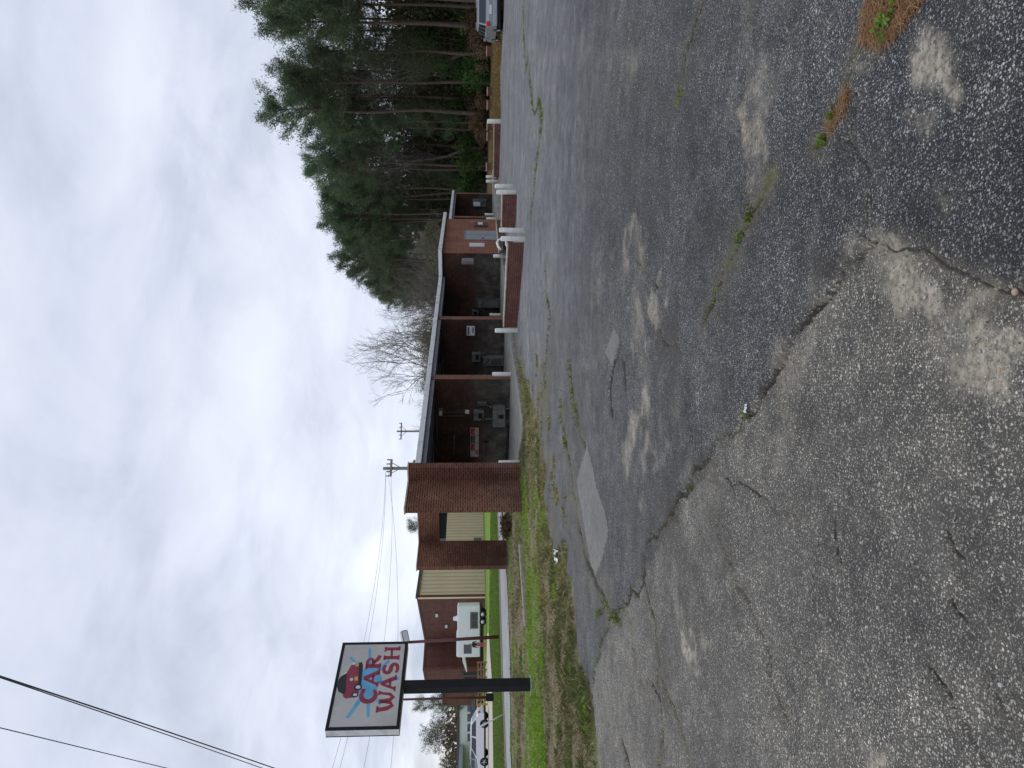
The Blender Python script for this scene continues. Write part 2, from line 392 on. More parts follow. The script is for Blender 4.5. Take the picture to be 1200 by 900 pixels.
# cracks: (points in the sideways picture, width m, depth m, soil fill 0..1, moss 0..1)
CR = [
 ([(1030, 283), (1000, 305), (985, 330), (960, 360), (940, 385), (915, 430), (895, 460), (875, 487), (855, 510), (830, 540), (805, 580), (785, 605), (770, 630), (757, 665), (750, 690), (733, 707), (715, 735), (700, 773), (693, 807), (695, 850), (700, 900)], .036, .028, .2, .15),
 ([(1230, 352), (1190, 343), (1150, 328), (1110, 312), (1070, 293), (1030, 283)], .015, .012, .6, .0),
 ([(753, 677), (757, 690), (767, 723), (773, 773), (775, 827), (773, 893), (772, 960)], .035, .02, .6, .25),
 ([(733, 717), (743, 763), (760, 797), (775, 820)], .035, .02, .7, .15),
 ([(775, 790), (790, 827), (803, 867), (812, 920)], .03, .02, .6, .3),
 ([(838, 610), (853, 657), (877, 703), (893, 743), (902, 767), (902, 790), (913, 817), (925, 845)], .022, .02, .4, .15),
 ([(1085, 780), (1100, 800), (1113, 817), (1133, 853), (1160, 900)], .014, .015, .2, .0),
 ([(1155, 800), (1165, 815), (1177, 833), (1190, 850)], .012, .012, .2, .0),
 ([(1110, 625), (1117, 640), (1130, 657)], .009, .012, .2, 0),
 ([(1113, 700), (1120, 715), (1133, 733)], .009, .012, .2, 0),
 ([(977, 610), (980, 640), (985, 660)], .012, .012, .2, 0),
 ([(825, 378), (833, 360), (847, 330), (860, 300), (870, 277), (883, 247), (900, 217), (908, 205)], .04, .02, .8, .8),
 ([(955, 172), (967, 167), (980, 133), (993, 107), (1000, 73), (1020, 52), (1047, 20), (1060, -10)], .025, .015, .8, .4),
 ([(1003, 110), (1003, 133), (1007, 183), (1027, 213), (1020, 250), (1015, 277), (1028, 285)], .014, .014, .3, 0),
 ([(726, 405), (723, 417), (717, 440), (715, 463), (718, 485)], .055, .035, .0, 0),
 ([(731, 425), (732, 440), (733, 455)], .04, .02, .0, 0),
 ([(823, 0), (813, 33), (803, 60), (800, 80), (797, 115)], .03, .02, .7, .6),
 ([(613, -10), (614, 30), (615, 60), (620, 84), (633, 120), (637, 130), (631, 180), (626, 225), (622, 265)], .16, .02, .5, .5),
 ([(747, 307), (757, 320), (767, 333), (773, 387), (782, 405), (800, 430)], .03, .015, .4, 0),
 ([(668, 425), (671, 455), (673, 475), (680, 508), (686, 522)], .10, .03, .7, .55),
 ([(657, 470), (665, 530), (671, 575), (677, 610), (686, 655), (697, 682), (705, 692), (713, 705)], .14, .03, .8, .8),
 ([(636, 460), (634, 520), (637, 580), (645, 630)], .22, .02, .8, .5),
 ([(640, 310), (645, 380), (640, 420), (638, 460)], .08, .015, .4, .3),
 ([(728, 870), (735, 890), (742, 920)], .08, .03, .5, 0),
 ([(700, 720), (722, 724), (728, 730)], .04, .02, .7, .9),
 ([(850, 560), (880, 575), (900, 590), (935, 610)], .012, .01, .2, 0),
]
crack = np.zeros(len(P)); moss = np.zeros(len(P)); stain = np.zeros(len(P)); dz = np.zeros(len(P)); fill = np.zeros(len(P))
CRW = []
wv = vnoise(P, 4.0, 21); wv2 = vnoise(P, 1.1, 22)
for i, (pts, wd, dp, so, mo) in enumerate(CR):
    pl = frac([T2(*q) for q in pts], .10, 3, i); CRW.append((pl, wd, mo))
    lo = np.min(pl, 0) - .8; hi = np.max(pl, 0) + .8
    k = np.where((P[:, 0] > lo[0]) & (P[:, 0] < hi[0]) & (P[:, 1] > lo[1]) & (P[:, 1] < hi[1]))[0]
    if not len(k): continue
    d = dseg(P[k], pl); ex = sstep(.36, .58, vnoise(P[k], 1.9, 60 + i, 3)); wl = wd * (.25 + 1.1 * wv[k]) * .42 * (.25 + .75 * ex) + (.0014 if so > 0 else .0042) * P[k, 1]
    c_ = 1 - sstep(wl * .5, wl * 1.3, d)
    crack[k] = np.maximum(crack[k], c_ * (1 - .75 * so * wv2[k]) * (.45 + .55 * ex)); dz[k] = np.minimum(dz[k], -dp * c_)
    s_ = (1 - sstep(0, wd * 4 + .05, d)); fill[k] = np.maximum(fill[k], so * s_ * .6)
    moss[k] = np.maximum(moss[k], mo * (1 - sstep(0, wd * 1.6 + .02, d)) * sstep(.42, .6, wv2[k]))
    # slabs heave a little on each side
    dz[k] += .006 * np.exp(-d / .15) * (wv2[k] - .4)
warp = np.stack([vnoise(P, 1.3, 91, 5, .65) - .5, vnoise(P, 1.3, 92, 5, .65) - .5], 1) * np.clip(.30 * P[:, 1:2], .4, 4)
PW = P + warp
def blob(cx, cy, rx, ry=None, rot=0.0):
    """soft spot given in the sideways picture: centre and reach"""
    c0 = np.array(T2(cx, cy)); e1 = np.array(T2(cx + rx, cy)) - c0; e2 = np.array(T2(cx, cy + (ry or rx))) - c0
    A = np.linalg.inv(np.stack([e1, e2], 1)); q = (PW - c0) @ A.T
    if rot: q = q @ np.array([[math.cos(rot), -math.sin(rot)], [math.sin(rot), math.cos(rot)]])
    return np.exp(-np.minimum((q ** 2).sum(1), 30))
sand = np.zeros(len(P)); dark = np.zeros(len(P)); patch = np.zeros(len(P))
for bx, by, rx, ry, am in [(1085, 345, 45, 45, .75), (1060, 310, 38, 26, .85), (1040, 295, 16, 14, .8), (960, 385, 14, 40, .5), (1150, 405, 28, 40, 1.0), (1185, 385, 20, 22, 1.0), (1130, 330, 30, 20, .6), (1020, 330, 30, 35, .45), (935, 430, 26, 40, .5), (985, 375, 22, 40, .35),
                           (1085, 60, 22, 30, .95), (1100, 100, 18, 22, .7), (1055, 130, 25, 20, .4), (1010, 75, 12, 14, .45), (892, 180, 16, 32, .75), (905, 110, 12, 40, .6), (880, 60, 25, 60, .35), (860, 160, 16, 40, .4), (1100, 210, 20, 22, .3),
                           (757, 470, 10, 30, .7), (745, 520, 9, 35, .6), (775, 540, 12, 30, .5), (745, 390, 12, 40, .55), (765, 345, 8, 14, .8), (741, 292, 9, 22, .6), (805, 710, 9, 16, .8), (815, 745, 8, 14, .7), (825, 690, 12, 20, .5), (785, 690, 22, 28, .45),
                           (1016, 868, 11, 14, 1.0), (995, 835, 14, 12, .4), (830, 600, 30, 30, .35), (700, 330, 16, 50, .35), (690, 60, 8, 60, .2), (740, 70, 14, 40, .4), (760, 580, 12, 24, .5), (780, 470, 20, 40, .3), (890, 885, 26, 20, .3), (940, 760, 40, 60, .22), (910, 470, 20, 40, .35)]:
    sand = np.maximum(sand, am * (.72 * blob(bx, by, rx * 1.15, ry * 1.15) + .38 * blob(bx, by, rx * 2.0, ry * 1.8)))
sand *= sstep(.18, .52, .6 * vnoise(P, 5.0, 31, 5, .7) + .4 * vnoise(P, 1.6, 33)) * 1.25
for bx, by, rx, ry, am in [(1150, 120, 120, 190, .8), (960, 240, 90, 90, .75), (900, 360, 70, 60, .6), (1180, 230, 50, 100, .7), (800, 200, 60, 120, .35), (1150, 880, 60, 60, .35), (1000, 890, 80, 30, .3), (805, 560, 20, 40, .4), (690, 700, 12, 40, .5)]:
    dark = np.maximum(dark, am * blob(bx, by, rx, ry))
light_poly = [T2(*q) for q in [(1230, 352), (1150, 328), (1070, 293), (1030, 283), (960, 360), (875, 487), (805, 580), (757, 670), (733, 707), (700, 773), (693, 807), (700, 930), (1230, 960)]]
inl = pip(P + .02 * (jag[used] if len(jag) != len(P) else jag), light_poly); dark *= np.where(inl, .3, 1.0); dle0 = dseg(P, light_poly[:-2]); dark = np.maximum(dark, np.where(inl, 0, .75 * np.exp(-dle0 / .5)) * (P[:, 1] < 9))
dle = dseg(P, light_poly[:-2]); side = np.where(inl, -dle, dle); lip = .020 * sstep(-.03, .03, side) * np.exp(-np.maximum(side, 0) / 1.2) * (P[:, 1] < 20)
dz += lip
# wet strip and soft hollows
for bx, by, rx, ry, am in [(703, 20, 8, 50, .9), (775, 380, 14, 40, .8), (792, 600, 20, 40, .95), (815, 570, 20, 30, .7), (770, 645, 8, 25, .8), (675, 500, 6, 60, .6), (640, 60, 5, 60, .4), (1080, 20, 20, 40, .35), (830, 560, 25, 30, .35), (985, 345, 24, 22, .75), (1035, 305, 18, 16, .6), (650, 440, 6, 60, .5), (735, 300, 14, 40, .5), (690, 420, 8, 40, .5), (860, 300, 14, 50, .5), (700, 180, 10, 60, .45), (740, 150, 14, 70, .4), (1120, 40, 25, 40, .4)]:
    stain = np.maximum(stain, am * blob(bx, by, rx, ry) * sstep(.25, .5, wv2))
for pl in ([(688, 524), (676, 561), (677, 570), (683, 606), (692, 664), (698, 677), (708, 650), (714, 623), (709, 597), (699, 570), (694, 544)], [(720, 382), (727, 397), (718, 430), (710, 413)], [(763, 335), (772, 350), (770, 362), (762, 345)]):
    q = [T2(*k_) for k_ in pl]; d = np.where(pip(P + .25 * (jag[used] if len(jag) != len(P) else jag), q), 1., 0.); patch = np.maximum(patch, d)
old = np.exp(-((P[:, 1] - 17.5) / 3.5) ** 2) * sstep(2.0, -.5, P[:, 0])
moss = np.maximum(moss, .8 * old * sstep(.56, .66, vnoise(P, 1.7, 41, 5, .65)))
fill = np.maximum(fill, .8 * old * sstep(.48, .6, vnoise(P, 1.1, 43, 5, .65)))
stain = np.maximum(stain, old * .5 * sstep(.4, .6, wv2))
z = g(P[:, 0]) + dz + 0.03 * (vnoise(P, .22, 5, 3) - .5) + .006 * patch + .0 * P[:, 0]
ma = bpy.data.materials.new('asphalt'); ma.use_nodes = True; t = ma.node_tree; p = t.nodes['Principled BSDF']
ob = N(t, 'ShaderNodeTexCoord').outputs['Object']
A1 = N(t, 'ShaderNodeAttribute'); A1.attribute_name = 'wear'; s1 = N(t, 'ShaderNodeSeparateColor'); L(t, A1.outputs['Color'], s1.inputs[0])
A2 = N(t, 'ShaderNodeAttribute'); A2.attribute_name = 'marks'; s2 = N(t, 'ShaderNodeSeparateColor'); L(t, A2.outputs['Color'], s2.inputs[0])
A3 = N(t, 'ShaderNodeAttribute'); A3.attribute_name = 'fill'; s3 = N(t, 'ShaderNodeSeparateColor'); L(t, A3.outputs['Color'], s3.inputs[0])
wob = N(t, 'ShaderNodeVectorMath'); wob.operation = 'ADD'; L(t, ob, wob.inputs[0])
nn = N(t, 'ShaderNodeTexNoise'); nn.inputs['Scale'].default_value = 120; L(t, ob, nn.inputs['Vector'])
sc = N(t, 'ShaderNodeVectorMath'); sc.operation = 'SCALE'; L(t, nn.outputs['Color'], sc.inputs[0]); sc.inputs['Scale'].default_value = 0.012; L(t, sc.outputs[0], wob.inputs[1])
def stones(scale, lo, hi, keep_, met='EUCLIDEAN', rs=1.0):
    v_ = N(t, 'ShaderNodeTexVoronoi'); v_.voronoi_dimensions = '2D'; v_.distance = met; v_.inputs['Scale'].default_value = scale; L(t, wob.outputs[0], v_.inputs['Vector'])
    cs = N(t, 'ShaderNodeSeparateColor'); L(t, v_.outputs['Color'], cs.inputs[0])
    rad = M(t, 'ADD', M(t, 'MULTIPLY', cs.outputs[1], .24 * rs), .15 * rs)
    m_ = M(t, 'MULTIPLY', M(t, 'SUBTRACT', 1.0, M(t, 'SMOOTHSTEP', v_.outputs['Distance'], 0.0, 1.0) if False else M(t, 'GREATER_THAN', v_.outputs['Distance'], rad)), M(t, 'LESS_THAN', cs.outputs[0], keep_))
    col = ramp(t, cs.outputs[2], [(0, lo), (.55, tuple((a_ + b_) / 2 for a_, b_ in zip(lo, hi))), (1, hi)])
    h_ = M(t, 'MULTIPLY', M(t, 'SUBTRACT', .45, v_.outputs['Distance']), m_)
    return m_, col, h_
m1_, k1, h1 = stones(78, (0.10, 0.10, 0.098), (0.60, 0.59, 0.555), .62, 'MANHATTAN', 1.22)
m2_, k2, h2 = stones(150, (0.08, 0.08, 0.08), (0.46, 0.455, 0.435), .70, 'MANHATTAN', 1.2)
m3_, k3, h3 = stones(48, (0.16, 0.155, 0.14), (0.55, 0.53, 0.49), .06)
big = noise(t, ob, 0.35, 6, 0.6); midn = noise(t, ob, 1.7, 7, 0.65); fine = noise(t, ob, 22, 6, 0.7)
binder = ramp(t, midn, [(.3, (0.026, 0.0275, 0.030)), (.5, (0.042, 0.0435, 0.046)), (.72, (0.066, 0.066, 0.066))])
binder = mix(t, s1.outputs[1], binder, (0.013, 0.0145, 0.017))
# how much of the stone is bared
bare = ramp(t, noise(t, ob, 0.9, 6, 0.65), [(.32, (.55,) * 3), (.6, (1,) * 3)])
pale = A3.outputs['Alpha']  # sky reflection on the far lot, put into the binder colour by distance
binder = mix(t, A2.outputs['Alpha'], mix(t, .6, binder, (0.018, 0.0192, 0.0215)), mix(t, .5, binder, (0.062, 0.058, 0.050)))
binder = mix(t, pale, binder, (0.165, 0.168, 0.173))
thinm = M(t, 'SUBTRACT', 1.0, M(t, 'MULTIPLY', s1.outputs[1], .15))
c = mix(t, M(t, 'MULTIPLY', M(t, 'MULTIPLY', m2_, bare), thinm), binder, k2)
c = mix(t, M(t, 'MULTIPLY', m1_, M(t, 'MULTIPLY', bare, .95)), c, k1)
c = mix(t, M(t, 'MULTIPLY', m3_, M(t, 'MULTIPLY', bare, .9)), c, k3)
c = mix(t, 1.0, c, mix(t, A2.outputs['Alpha'], (0.82, 0.83, 0.85), (1.24, 1.17, 1.06)), 'MULTIPLY')
c = mix(t, 1.0, c, ramp(t, big, [(.3, (.70, .72, .76)), (.7, (1.32, 1.30, 1.25))]), 'MULTIPLY')
c = mix(t, 1.0, c, ramp(t, noise(t, ob, 5.5, 8, .78), [(.32, (.62, .63, .65)), (.5, (1., 1., 1.)), (.68, (1.42, 1.40, 1.35))]), 'MULTIPLY')
sandc = ramp(t, fine, [(.3, (0.22, 0.185, 0.135)), (.55, (0.38, 0.33, 0.255)), (.72, (0.50, 0.44, 0.34))])
c = mix(t, 1.0, c, ramp(t, noise(t, ob, 1.5, 10, .75, .3), [(.34, (.66, .66, .67)), (.5, (1., 1., 1.)), (.66, (1.38, 1.37, 1.34))]), 'MULTIPLY')
c = mix(t, ramp(t, noise(t, ob, .55, 9, .68, .6), [(.50, (0,) * 3), (.64, (.55,) * 3)]), c, mix(t, .45, (0.052, 0.048, 0.042), c))
c = mix(t, ramp(t, noise(t, ob, .8, 9, .7, .4), [(.54, (0,) * 3), (.70, (.5,) * 3)]), c, mix(t, .5, (0.26, 0.24, 0.205), c))
brk = ramp(t, noise(t, ob, 4.2, 9, .74), [(.36, (.12,) * 3), (.60, (1.25,) * 3)])
thr = M(t, 'MULTIPLY', M(t, 'SUBTRACT', M(t, 'ADD', M(t, 'MULTIPLY', s1.outputs[0], 1.25), M(t, 'MULTIPLY', M(t, 'SUBTRACT', noise(t, ob, 3.6, 10, .78), .5), 2.2)), .24), 1.1, clamp=True)
sm = M(t, 'MULTIPLY', M(t, 'MULTIPLY', thr, M(t, 'MULTIPLY', s1.outputs[0], 1.3, clamp=True)), ramp(t, noise(t, ob, 40, 5, .7), [(.36, (.2,) * 3), (.56, (1,) * 3)]), clamp=True)
c = mix(t, M(t, 'MULTIPLY', sm, M(t, 'SUBTRACT', 1.0, M(t, 'MULTIPLY', m1_, .25))), c, sandc)
# dust film everywhere
c = mix(t, ramp(t, noise(t, ob, 3.2, 8, .72), [(.52, (0,) * 3), (.78, (.26,) * 3)]), c, (0.20, 0.18, 0.15))
c = mix(t, M(t, 'MULTIPLY', s3.outputs[0], ramp(t, fine, [(.4, (.2,) * 3), (.6, (1,) * 3)])), c, (0.15, 0.115, 0.075))
pm = M(t, 'MULTIPLY', M(t, 'ADD', M(t, 'SUBTRACT', s2.outputs[0], .5), M(t, 'MULTIPLY', M(t, 'SUBTRACT', noise(t, ob, 7, 7, .75), .5), 1.4)), 4.0, clamp=True)
pm = M(t, 'MULTIPLY', pm, M(t, 'GREATER_THAN', s2.outputs[0], .02))
c = mix(t, M(t, 'MULTIPLY', pm, .85), c, mix(t, .45, ramp(t, noise(t, ob, 11, 8, .8), [(.3, (0.16, 0.155, 0.14)), (.7, (0.36, 0.35, 0.315))]), c))
c = mix(t, M(t, 'MULTIPLY', M(t, 'MULTIPLY', s2.outputs[2], ramp(t, noise(t, ob, 2.6, 9, .72), [(.30, (.35,) * 3), (.55, (1.15,) * 3)])), .85, clamp=True), c, mix(t, .30, (0.050, 0.042, 0.033), c))
ckm = M(t, 'MULTIPLY', M(t, 'SUBTRACT', M(t, 'ADD', s1.outputs[2], M(t, 'MULTIPLY', M(t, 'SUBTRACT', noise(t, ob, 34, 6, .75), .5), 1.1)), .27), 3.2, clamp=True)
ckm = M(t, 'MULTIPLY', ckm, M(t, 'GREATER_THAN', s1.outputs[2], .02))
c = mix(t, M(t, 'MULTIPLY', ckm, .95), c, mix(t, fine, (0.012, 0.011, 0.010), (0.04, 0.032, 0.022)))
mossc = ramp(t, noise(t, ob, 14, 5, .7), [(.35, (0.07, 0.085, 0.02)), (.55, (0.16, 0.145, 0.05)), (.7, (0.24, 0.20, 0.09))])
c = mix(t, M(t, 'MULTIPLY', s2.outputs[1], ramp(t, noise(t, ob, 9, 5, .75), [(.42, (0,) * 3), (.55, (1,) * 3)])), c, mossc)
L(t, c, p.inputs['Base Color'])
L(t, ramp(t, midn, [(.3, (.72,) * 3), (.7, (.92,) * 3)]), p.inputs['Roughness']); p.inputs['Specular IOR Level'].default_value = 0.26
hh = M(t, 'ADD', M(t, 'ADD', h1, M(t, 'MULTIPLY', h2, .5)), M(t, 'ADD', M(t, 'MULTIPLY', h3, 1.6), M(t, 'MULTIPLY', fine, .25)))
hh = M(t, 'MULTIPLY', hh, M(t, 'SUBTRACT', 1.0, M(t, 'MULTIPLY', sm, .7)))
b = N(t, 'ShaderNodeBump'); b.inputs['Strength'].default_value = 0.55; b.inputs['Distance'].default_value = 0.012; L(t, hh, b.inputs['Height']); L(t, b.outputs[0], p.inputs['Normal'])
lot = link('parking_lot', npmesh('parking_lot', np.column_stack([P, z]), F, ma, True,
    {'wear': np.stack([np.clip(sand, 0, 1), np.clip(dark, 0, 1), np.clip(crack, 0, 1)], 1), 'marks': np.stack([patch, np.clip(moss, 0, 1), np.clip(stain, 0, 1), np.where(P[:, 1] < 20, sstep(.06, -.06, side + .10 * (wv - .5)), 0)], 1), 'fill': np.stack([fill, fill, fill, np.clip(.9 * sstep(6, 22, P[:, 1] + 7 * (vnoise(P, .35, 88) - .5)) * (.5 + .5 * sstep(-3, 3, P[:, 0])), 0, 1)], 1)}))  # alpha of the last layer: painted sky sheen growing with distance
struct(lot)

def strip(name, left, right, m, dz=.035, n=40):
    """ribbon between two ground lines, draped on the land"""
    def samp(pl, k):
        pl = np.array(pl, float); s_ = np.r_[0, np.cumsum(np.hypot(*np.diff(pl, axis=0).T))]; q = np.linspace(0, s_[-1], k)
        return np.stack([np.interp(q, s_, pl[:, 0]), np.interp(q, s_, pl[:, 1])], 1)
    A_, B_ = samp(left, n), samp(right, n); V = []; m_ = 7
    for i in range(n):
        for j in range(m_):
            q = A_[i] + (B_[i] - A_[i]) * j / (m_ - 1); V.append((q[0], q[1], gf(q[0]) + dz))
    F_ = [(i * m_ + j, i * m_ + j + 1, (i + 1) * m_ + j + 1, (i + 1) * m_ + j) for i in range(n - 1) for j in range(m_ - 1)]
    return struct(link(name, npmesh(name, V, F_, m, True)))
mat('alley_grey', (0.30, 0.30, 0.295), 0.85, var=0.2, scale=1.5, dirt=((0.20, 0.19, 0.17), 0.8))
mat('pale_pave', (0.50, 0.44, 0.36), 0.85, var=0.12, scale=0.8, dirt=((0.36, 0.32, 0.26), 0.5))
strip('alley', [P2(-260, 606), P2(20, 594), P2(120, 590), P2(220, 586.8), P2(270, 585.2), P2(330, 583.5)], [P2(-260, 618), P2(20, 599), P2(120, 599), P2(220, 595), P2(270, 590), P2(330, 587)], MATS['alley_grey'])
strip('kerb_strip', [P2(-260, 604), P2(20, 592.6), P2(120, 588.4), P2(220, 585.6), P2(270, 584.4), P2(330, 583)], [P2(-260, 606), P2(20, 594), P2(120, 590), P2(220, 586.8), P2(270, 585.2), P2(330, 583.5)], mat('kerb_old', (0.15, 0.13, 0.10), .9, var=.3, scale=3), .05)
strip('far_pavement', [P2(-400, 570), P2(0, 570), P2(100, 570), P2(158, 571.5)], [P2(-400, 584), P2(0, 579), P2(100, 577.5), P2(158, 573.5)], MATS['pale_pave'], .05)

# ------------------------------------------------------------------ car wash building
FA = math.atan2(.8926, .451)
P0 = Vector((.31, 30.6, 0.0)); FX = Vector((.451, .8926, 0)); DX = Vector((-.8926, .451, 0))
ZS = 0.10                                   # slab top
def wall_a(u, v, a):                         # point on a plane a = const -> (b, z)
    d = ray(u, v); q = P0 + FX * a; nrm = FX
    t_ = (q - Vector((0, 0, EYE))).dot(nrm) / d.dot(nrm); w_ = Vector((0, 0, EYE)) + d * t_
    return ((w_ - P0).dot(DX), w_.z)
def wall_b(u, v, b):                         # point on a plane b = const -> (a, z)
    d = ray(u, v); q = P0 + DX * b
    t_ = (q - Vector((0, 0, EYE))).dot(DX) / d.dot(DX); w_ = Vector((0, 0, EYE)) + d * t_
    return ((w_ - P0).dot(FX), w_.z)
bld = empty('car_wash_building', P0, FA)
tag(bld, 'long red brick car wash with open wash bays and a flat pale-edged roof', 'car wash')
def part(name, m, par=None): return lambda mb, sm=False: mb.build(name, MATS[m] if isinstance(m, str) else [MATS[k_] for k_ in m], par or bld, sm)
def ab(u, v):
    q = gp(u, v) - P0; return (q.dot(FX), q.dot(DX))
APR = [(-6.6, .7), ab(361, 609), ab(385, 613.5), ab(410, 614.5), ab(440, 611), ab(470, 606.5), ab(505, 601.5), (4, -1.7), (34.3, -1.7), (34.3, 9.6), (.4, 9.6), (.4, 5.6), (-6.6, 1.9)]
APW = [tuple((P0 + FX * a_ + DX * b_)[:2]) for a_, b_ in APR]
slab = MB().prism(APR, -.45, ZS, 'z'); so = slab.build('concrete_apron', MATS['concrete'], None, loc=P0, rz=FA); struct(so)
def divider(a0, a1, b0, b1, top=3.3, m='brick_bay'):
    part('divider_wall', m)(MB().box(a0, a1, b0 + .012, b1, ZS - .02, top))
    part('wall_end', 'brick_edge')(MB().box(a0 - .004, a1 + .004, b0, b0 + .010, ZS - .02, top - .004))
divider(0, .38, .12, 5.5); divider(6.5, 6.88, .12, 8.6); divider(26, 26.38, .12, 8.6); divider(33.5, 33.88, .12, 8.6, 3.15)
part('added_rear_wall', 'brick_bay')(MB().box(2.7, 6.49, 8.3, 8.5, ZS - .02, 3.33)); part('added_rear_wall', 'brick_bay')(MB().box(6.89, 12.98, 8.3, 8.5, ZS - .02, 3.33)); part('added_rear_wall', 'brick_bay')(MB().box(26.39, 33.49, 8.3, 8.5, ZS - .02, 3.15))  # added walls, out of sight, that keep rear light out of the bays
part('added_shade_wall', 'brick_bay')(MB().prism([(-6.4, 1.64), (-.02, 5.36), (-.12, 5.46), (-6.4, 1.76)], 1.7, 3.33, 'z'))  # added unseen half-height wall, only there to darken the first bay
part('equipment_room', 'brick_front')(MB().box(13.006, 20.4, -1.2, 8.6, ZS - .02, 3.34))
part('room_side_wall', 'brick_bay')(MB().box(12.99, 13.0, -1.195, 8.6, ZS - .02, 3.335))
part('pier_wall', 'brick_pier')(MB().box(-6.75, -6.45, 0, .64, -.35, 3.71))
part('wing_wall', 'brick_pier')(MB().box(-8.32, -6.756, .465, .64, -.35, 3.71))
part('wing_wall', 'brick_pier')(MB().box(-1.75, -.004, 8.36, 8.56, -.35, 4.06))
part('header_wall', 'brick_pier')(MB().box(0, .28, 5.5, 8.56, 3.15, 4.07))
part('coping', 'cap_stone')(MB().box(-6.78, -6.42, -.03, .67, 3.712, 3.76).box(-8.35, -6.785, .44, .67, 3.712, 3.76))
part('coping', 'cap_stone')(MB().box(-1.78, -.03, 8.33, 8.59, 4.062, 4.10).box(-.028, .31, 5.5, 8.59, 4.072, 4.11))
# roof: deck pieces, pale fascia boards, darker soffit beams
part('roof_deck', 'soffit')(MB().prism([(-6.44, .03), (.2, .03), (.2, 5.45), (-6.44, 1.7)], 3.34, 3.49, 'z'))
part('roof_deck', 'soffit')(MB().box(.39, 12.6, .03, 8.7, 3.342, 3.50))
part('roof_deck', 'soffit')(MB().box(12.62, 20.9, -1.45, 8.7, 3.345, 3.505))
part('roof_deck', 'soffit')(MB().box(20.95, 34.1, .03, 8.7, 3.16, 3.31))
for a0, a1, b0, z0, z1 in ((-6.44, 12.55, -.02, 3.33, 3.52), (12.56, 20.95, -1.50, 3.33, 3.53), (21.0, 34.15, -.02, 3.15, 3.335)):
    part('fascia_board', 'fascia')(MB().bbox(a0, a1, b0, b0 + .045, z0, z1, .008))
part('fascia_board', 'fascia')(MB().bbox(12.56, 12.60, -1.452, -.022, 3.332, 3.528, .008))
part('fascia_board', 'fascia')(MB().bbox(34.12, 34.16, .03, 8.7, 3.152, 3.333, .008))
for a0, a1, z0 in ((-6.43, -.01, 3.18), (.39, 6.49, 3.18), (6.89, 12.98, 3.18), (20.42, 25.98, 3.0), (26.4, 33.48, 3.0)):
    part('soffit_beam', 'steel_grey')(MB().box(a0, a1, .14, .26, z0, 3.339 if z0 > 3.1 else 3.158))
part('rear_beam', 'steel_grey')(MB().box(.39, 6.49, 8.55, 8.68, 2.88, 3.34)); part('rear_beam', 'steel_grey')(MB().box(6.89, 12.98, 8.55, 8.68, 2.88, 3.34))
for i in range(5):
    for a0, a1, bmax in ((-6.3, -.05, 1.4 + .0 * i), (.45, 6.45, 8.5), (6.95, 12.95, 8.5)):
        b0 = .8 + i * (1.55 if a0 > -6 else .22)
        if a0 < 0: a0 = -6.3 + max(0, (b0 - 1.4)) * 1.6
        part('roof_purlin', 'soffit')(MB().box(a0, a1, b0, b0 + .08, 3.20, 3.338))
# door and fittings on the equipment room
a0, zt = wall_b(619, 546, -1.2); a1, zb = wall_b(628.6, 584, -1.2)
dr = part('door', 'door_grey')(MB().bbox(a0, a1, -1.245, -1.203, ZS + .01, zt, .012))
MB().box(a0 - .12, a0, -1.235, -1.203, ZS, zt + .12).box(a1, a1 + .12, -1.235, -1.203, ZS, zt + .12).box(a0, a1, -1.235, -1.203, zt + .003, zt + .12).build('door_frame', MATS['steel_grey'], dr)
MB().bbox(a0 + .1, a0 + .2, -1.30, -1.245, 1.0, 1.12, .01).build('handle', MATS['dark_grey'], dr)
MB().box((a0 + a1) / 2 - .01, (a0 + a1) / 2 + .01, -1.25, -1.2451, ZS + .02, zt - .02).build('door_seam', MATS['dark_grey'], dr)
def bfix(name, u0, u1, v0, v1, m, label, cat, th=.14, b=-1.2):
    a0, z1 = wall_b(min(u0, u1), v0, b); a1, z0 = wall_b(max(u0, u1), v1, b)
    e = empty(name, P0 + FX * ((a0 + a1) / 2) + DX * (b - .002) + Vector((0, 0, z0)), FA); hw = (a1 - a0) / 2
    MB().bbox(-hw, hw, -th, 0, 0, z1 - z0, .015).build('housing', MATS[m], e); tag(e, label, cat); return e, hw, z1 - z0
e, hw, h = bfix('wall_cabinet', 590, 594.5, 541, 555.6, 'panel_grey', 'grey metal electrical cabinet high on the brick equipment room wall', 'cabinet')
MB().bbox(-hw * .8, hw * .8, -.165, -.142, h * .1, h * .9, .01).build('cabinet_door', MATS['steel_grey'], e)
e, hw, h = bfix('tube_light', 610.5, 613.5, 550, 568, 'plastic_white', 'white upright tube light on the brick wall beside the grey door', 'light', .09)
MB().bbox(-hw * .5, hw * .5, -.12, -.092, h * .06, h * .94, .01).build('diffuser', MATS['plastic_white'], e)
e, hw, h = bfix('meter_box', 633.5, 637.2, 556, 570.5, 'dark_grey', 'dark meter box with a white face on the brick wall beyond the grey door', 'meter box')
MB().bbox(-hw * .7, hw * .7, -.16, -.142, h * .35, h * .72, .005).build('face_plate', MATS['plastic_white'], e)
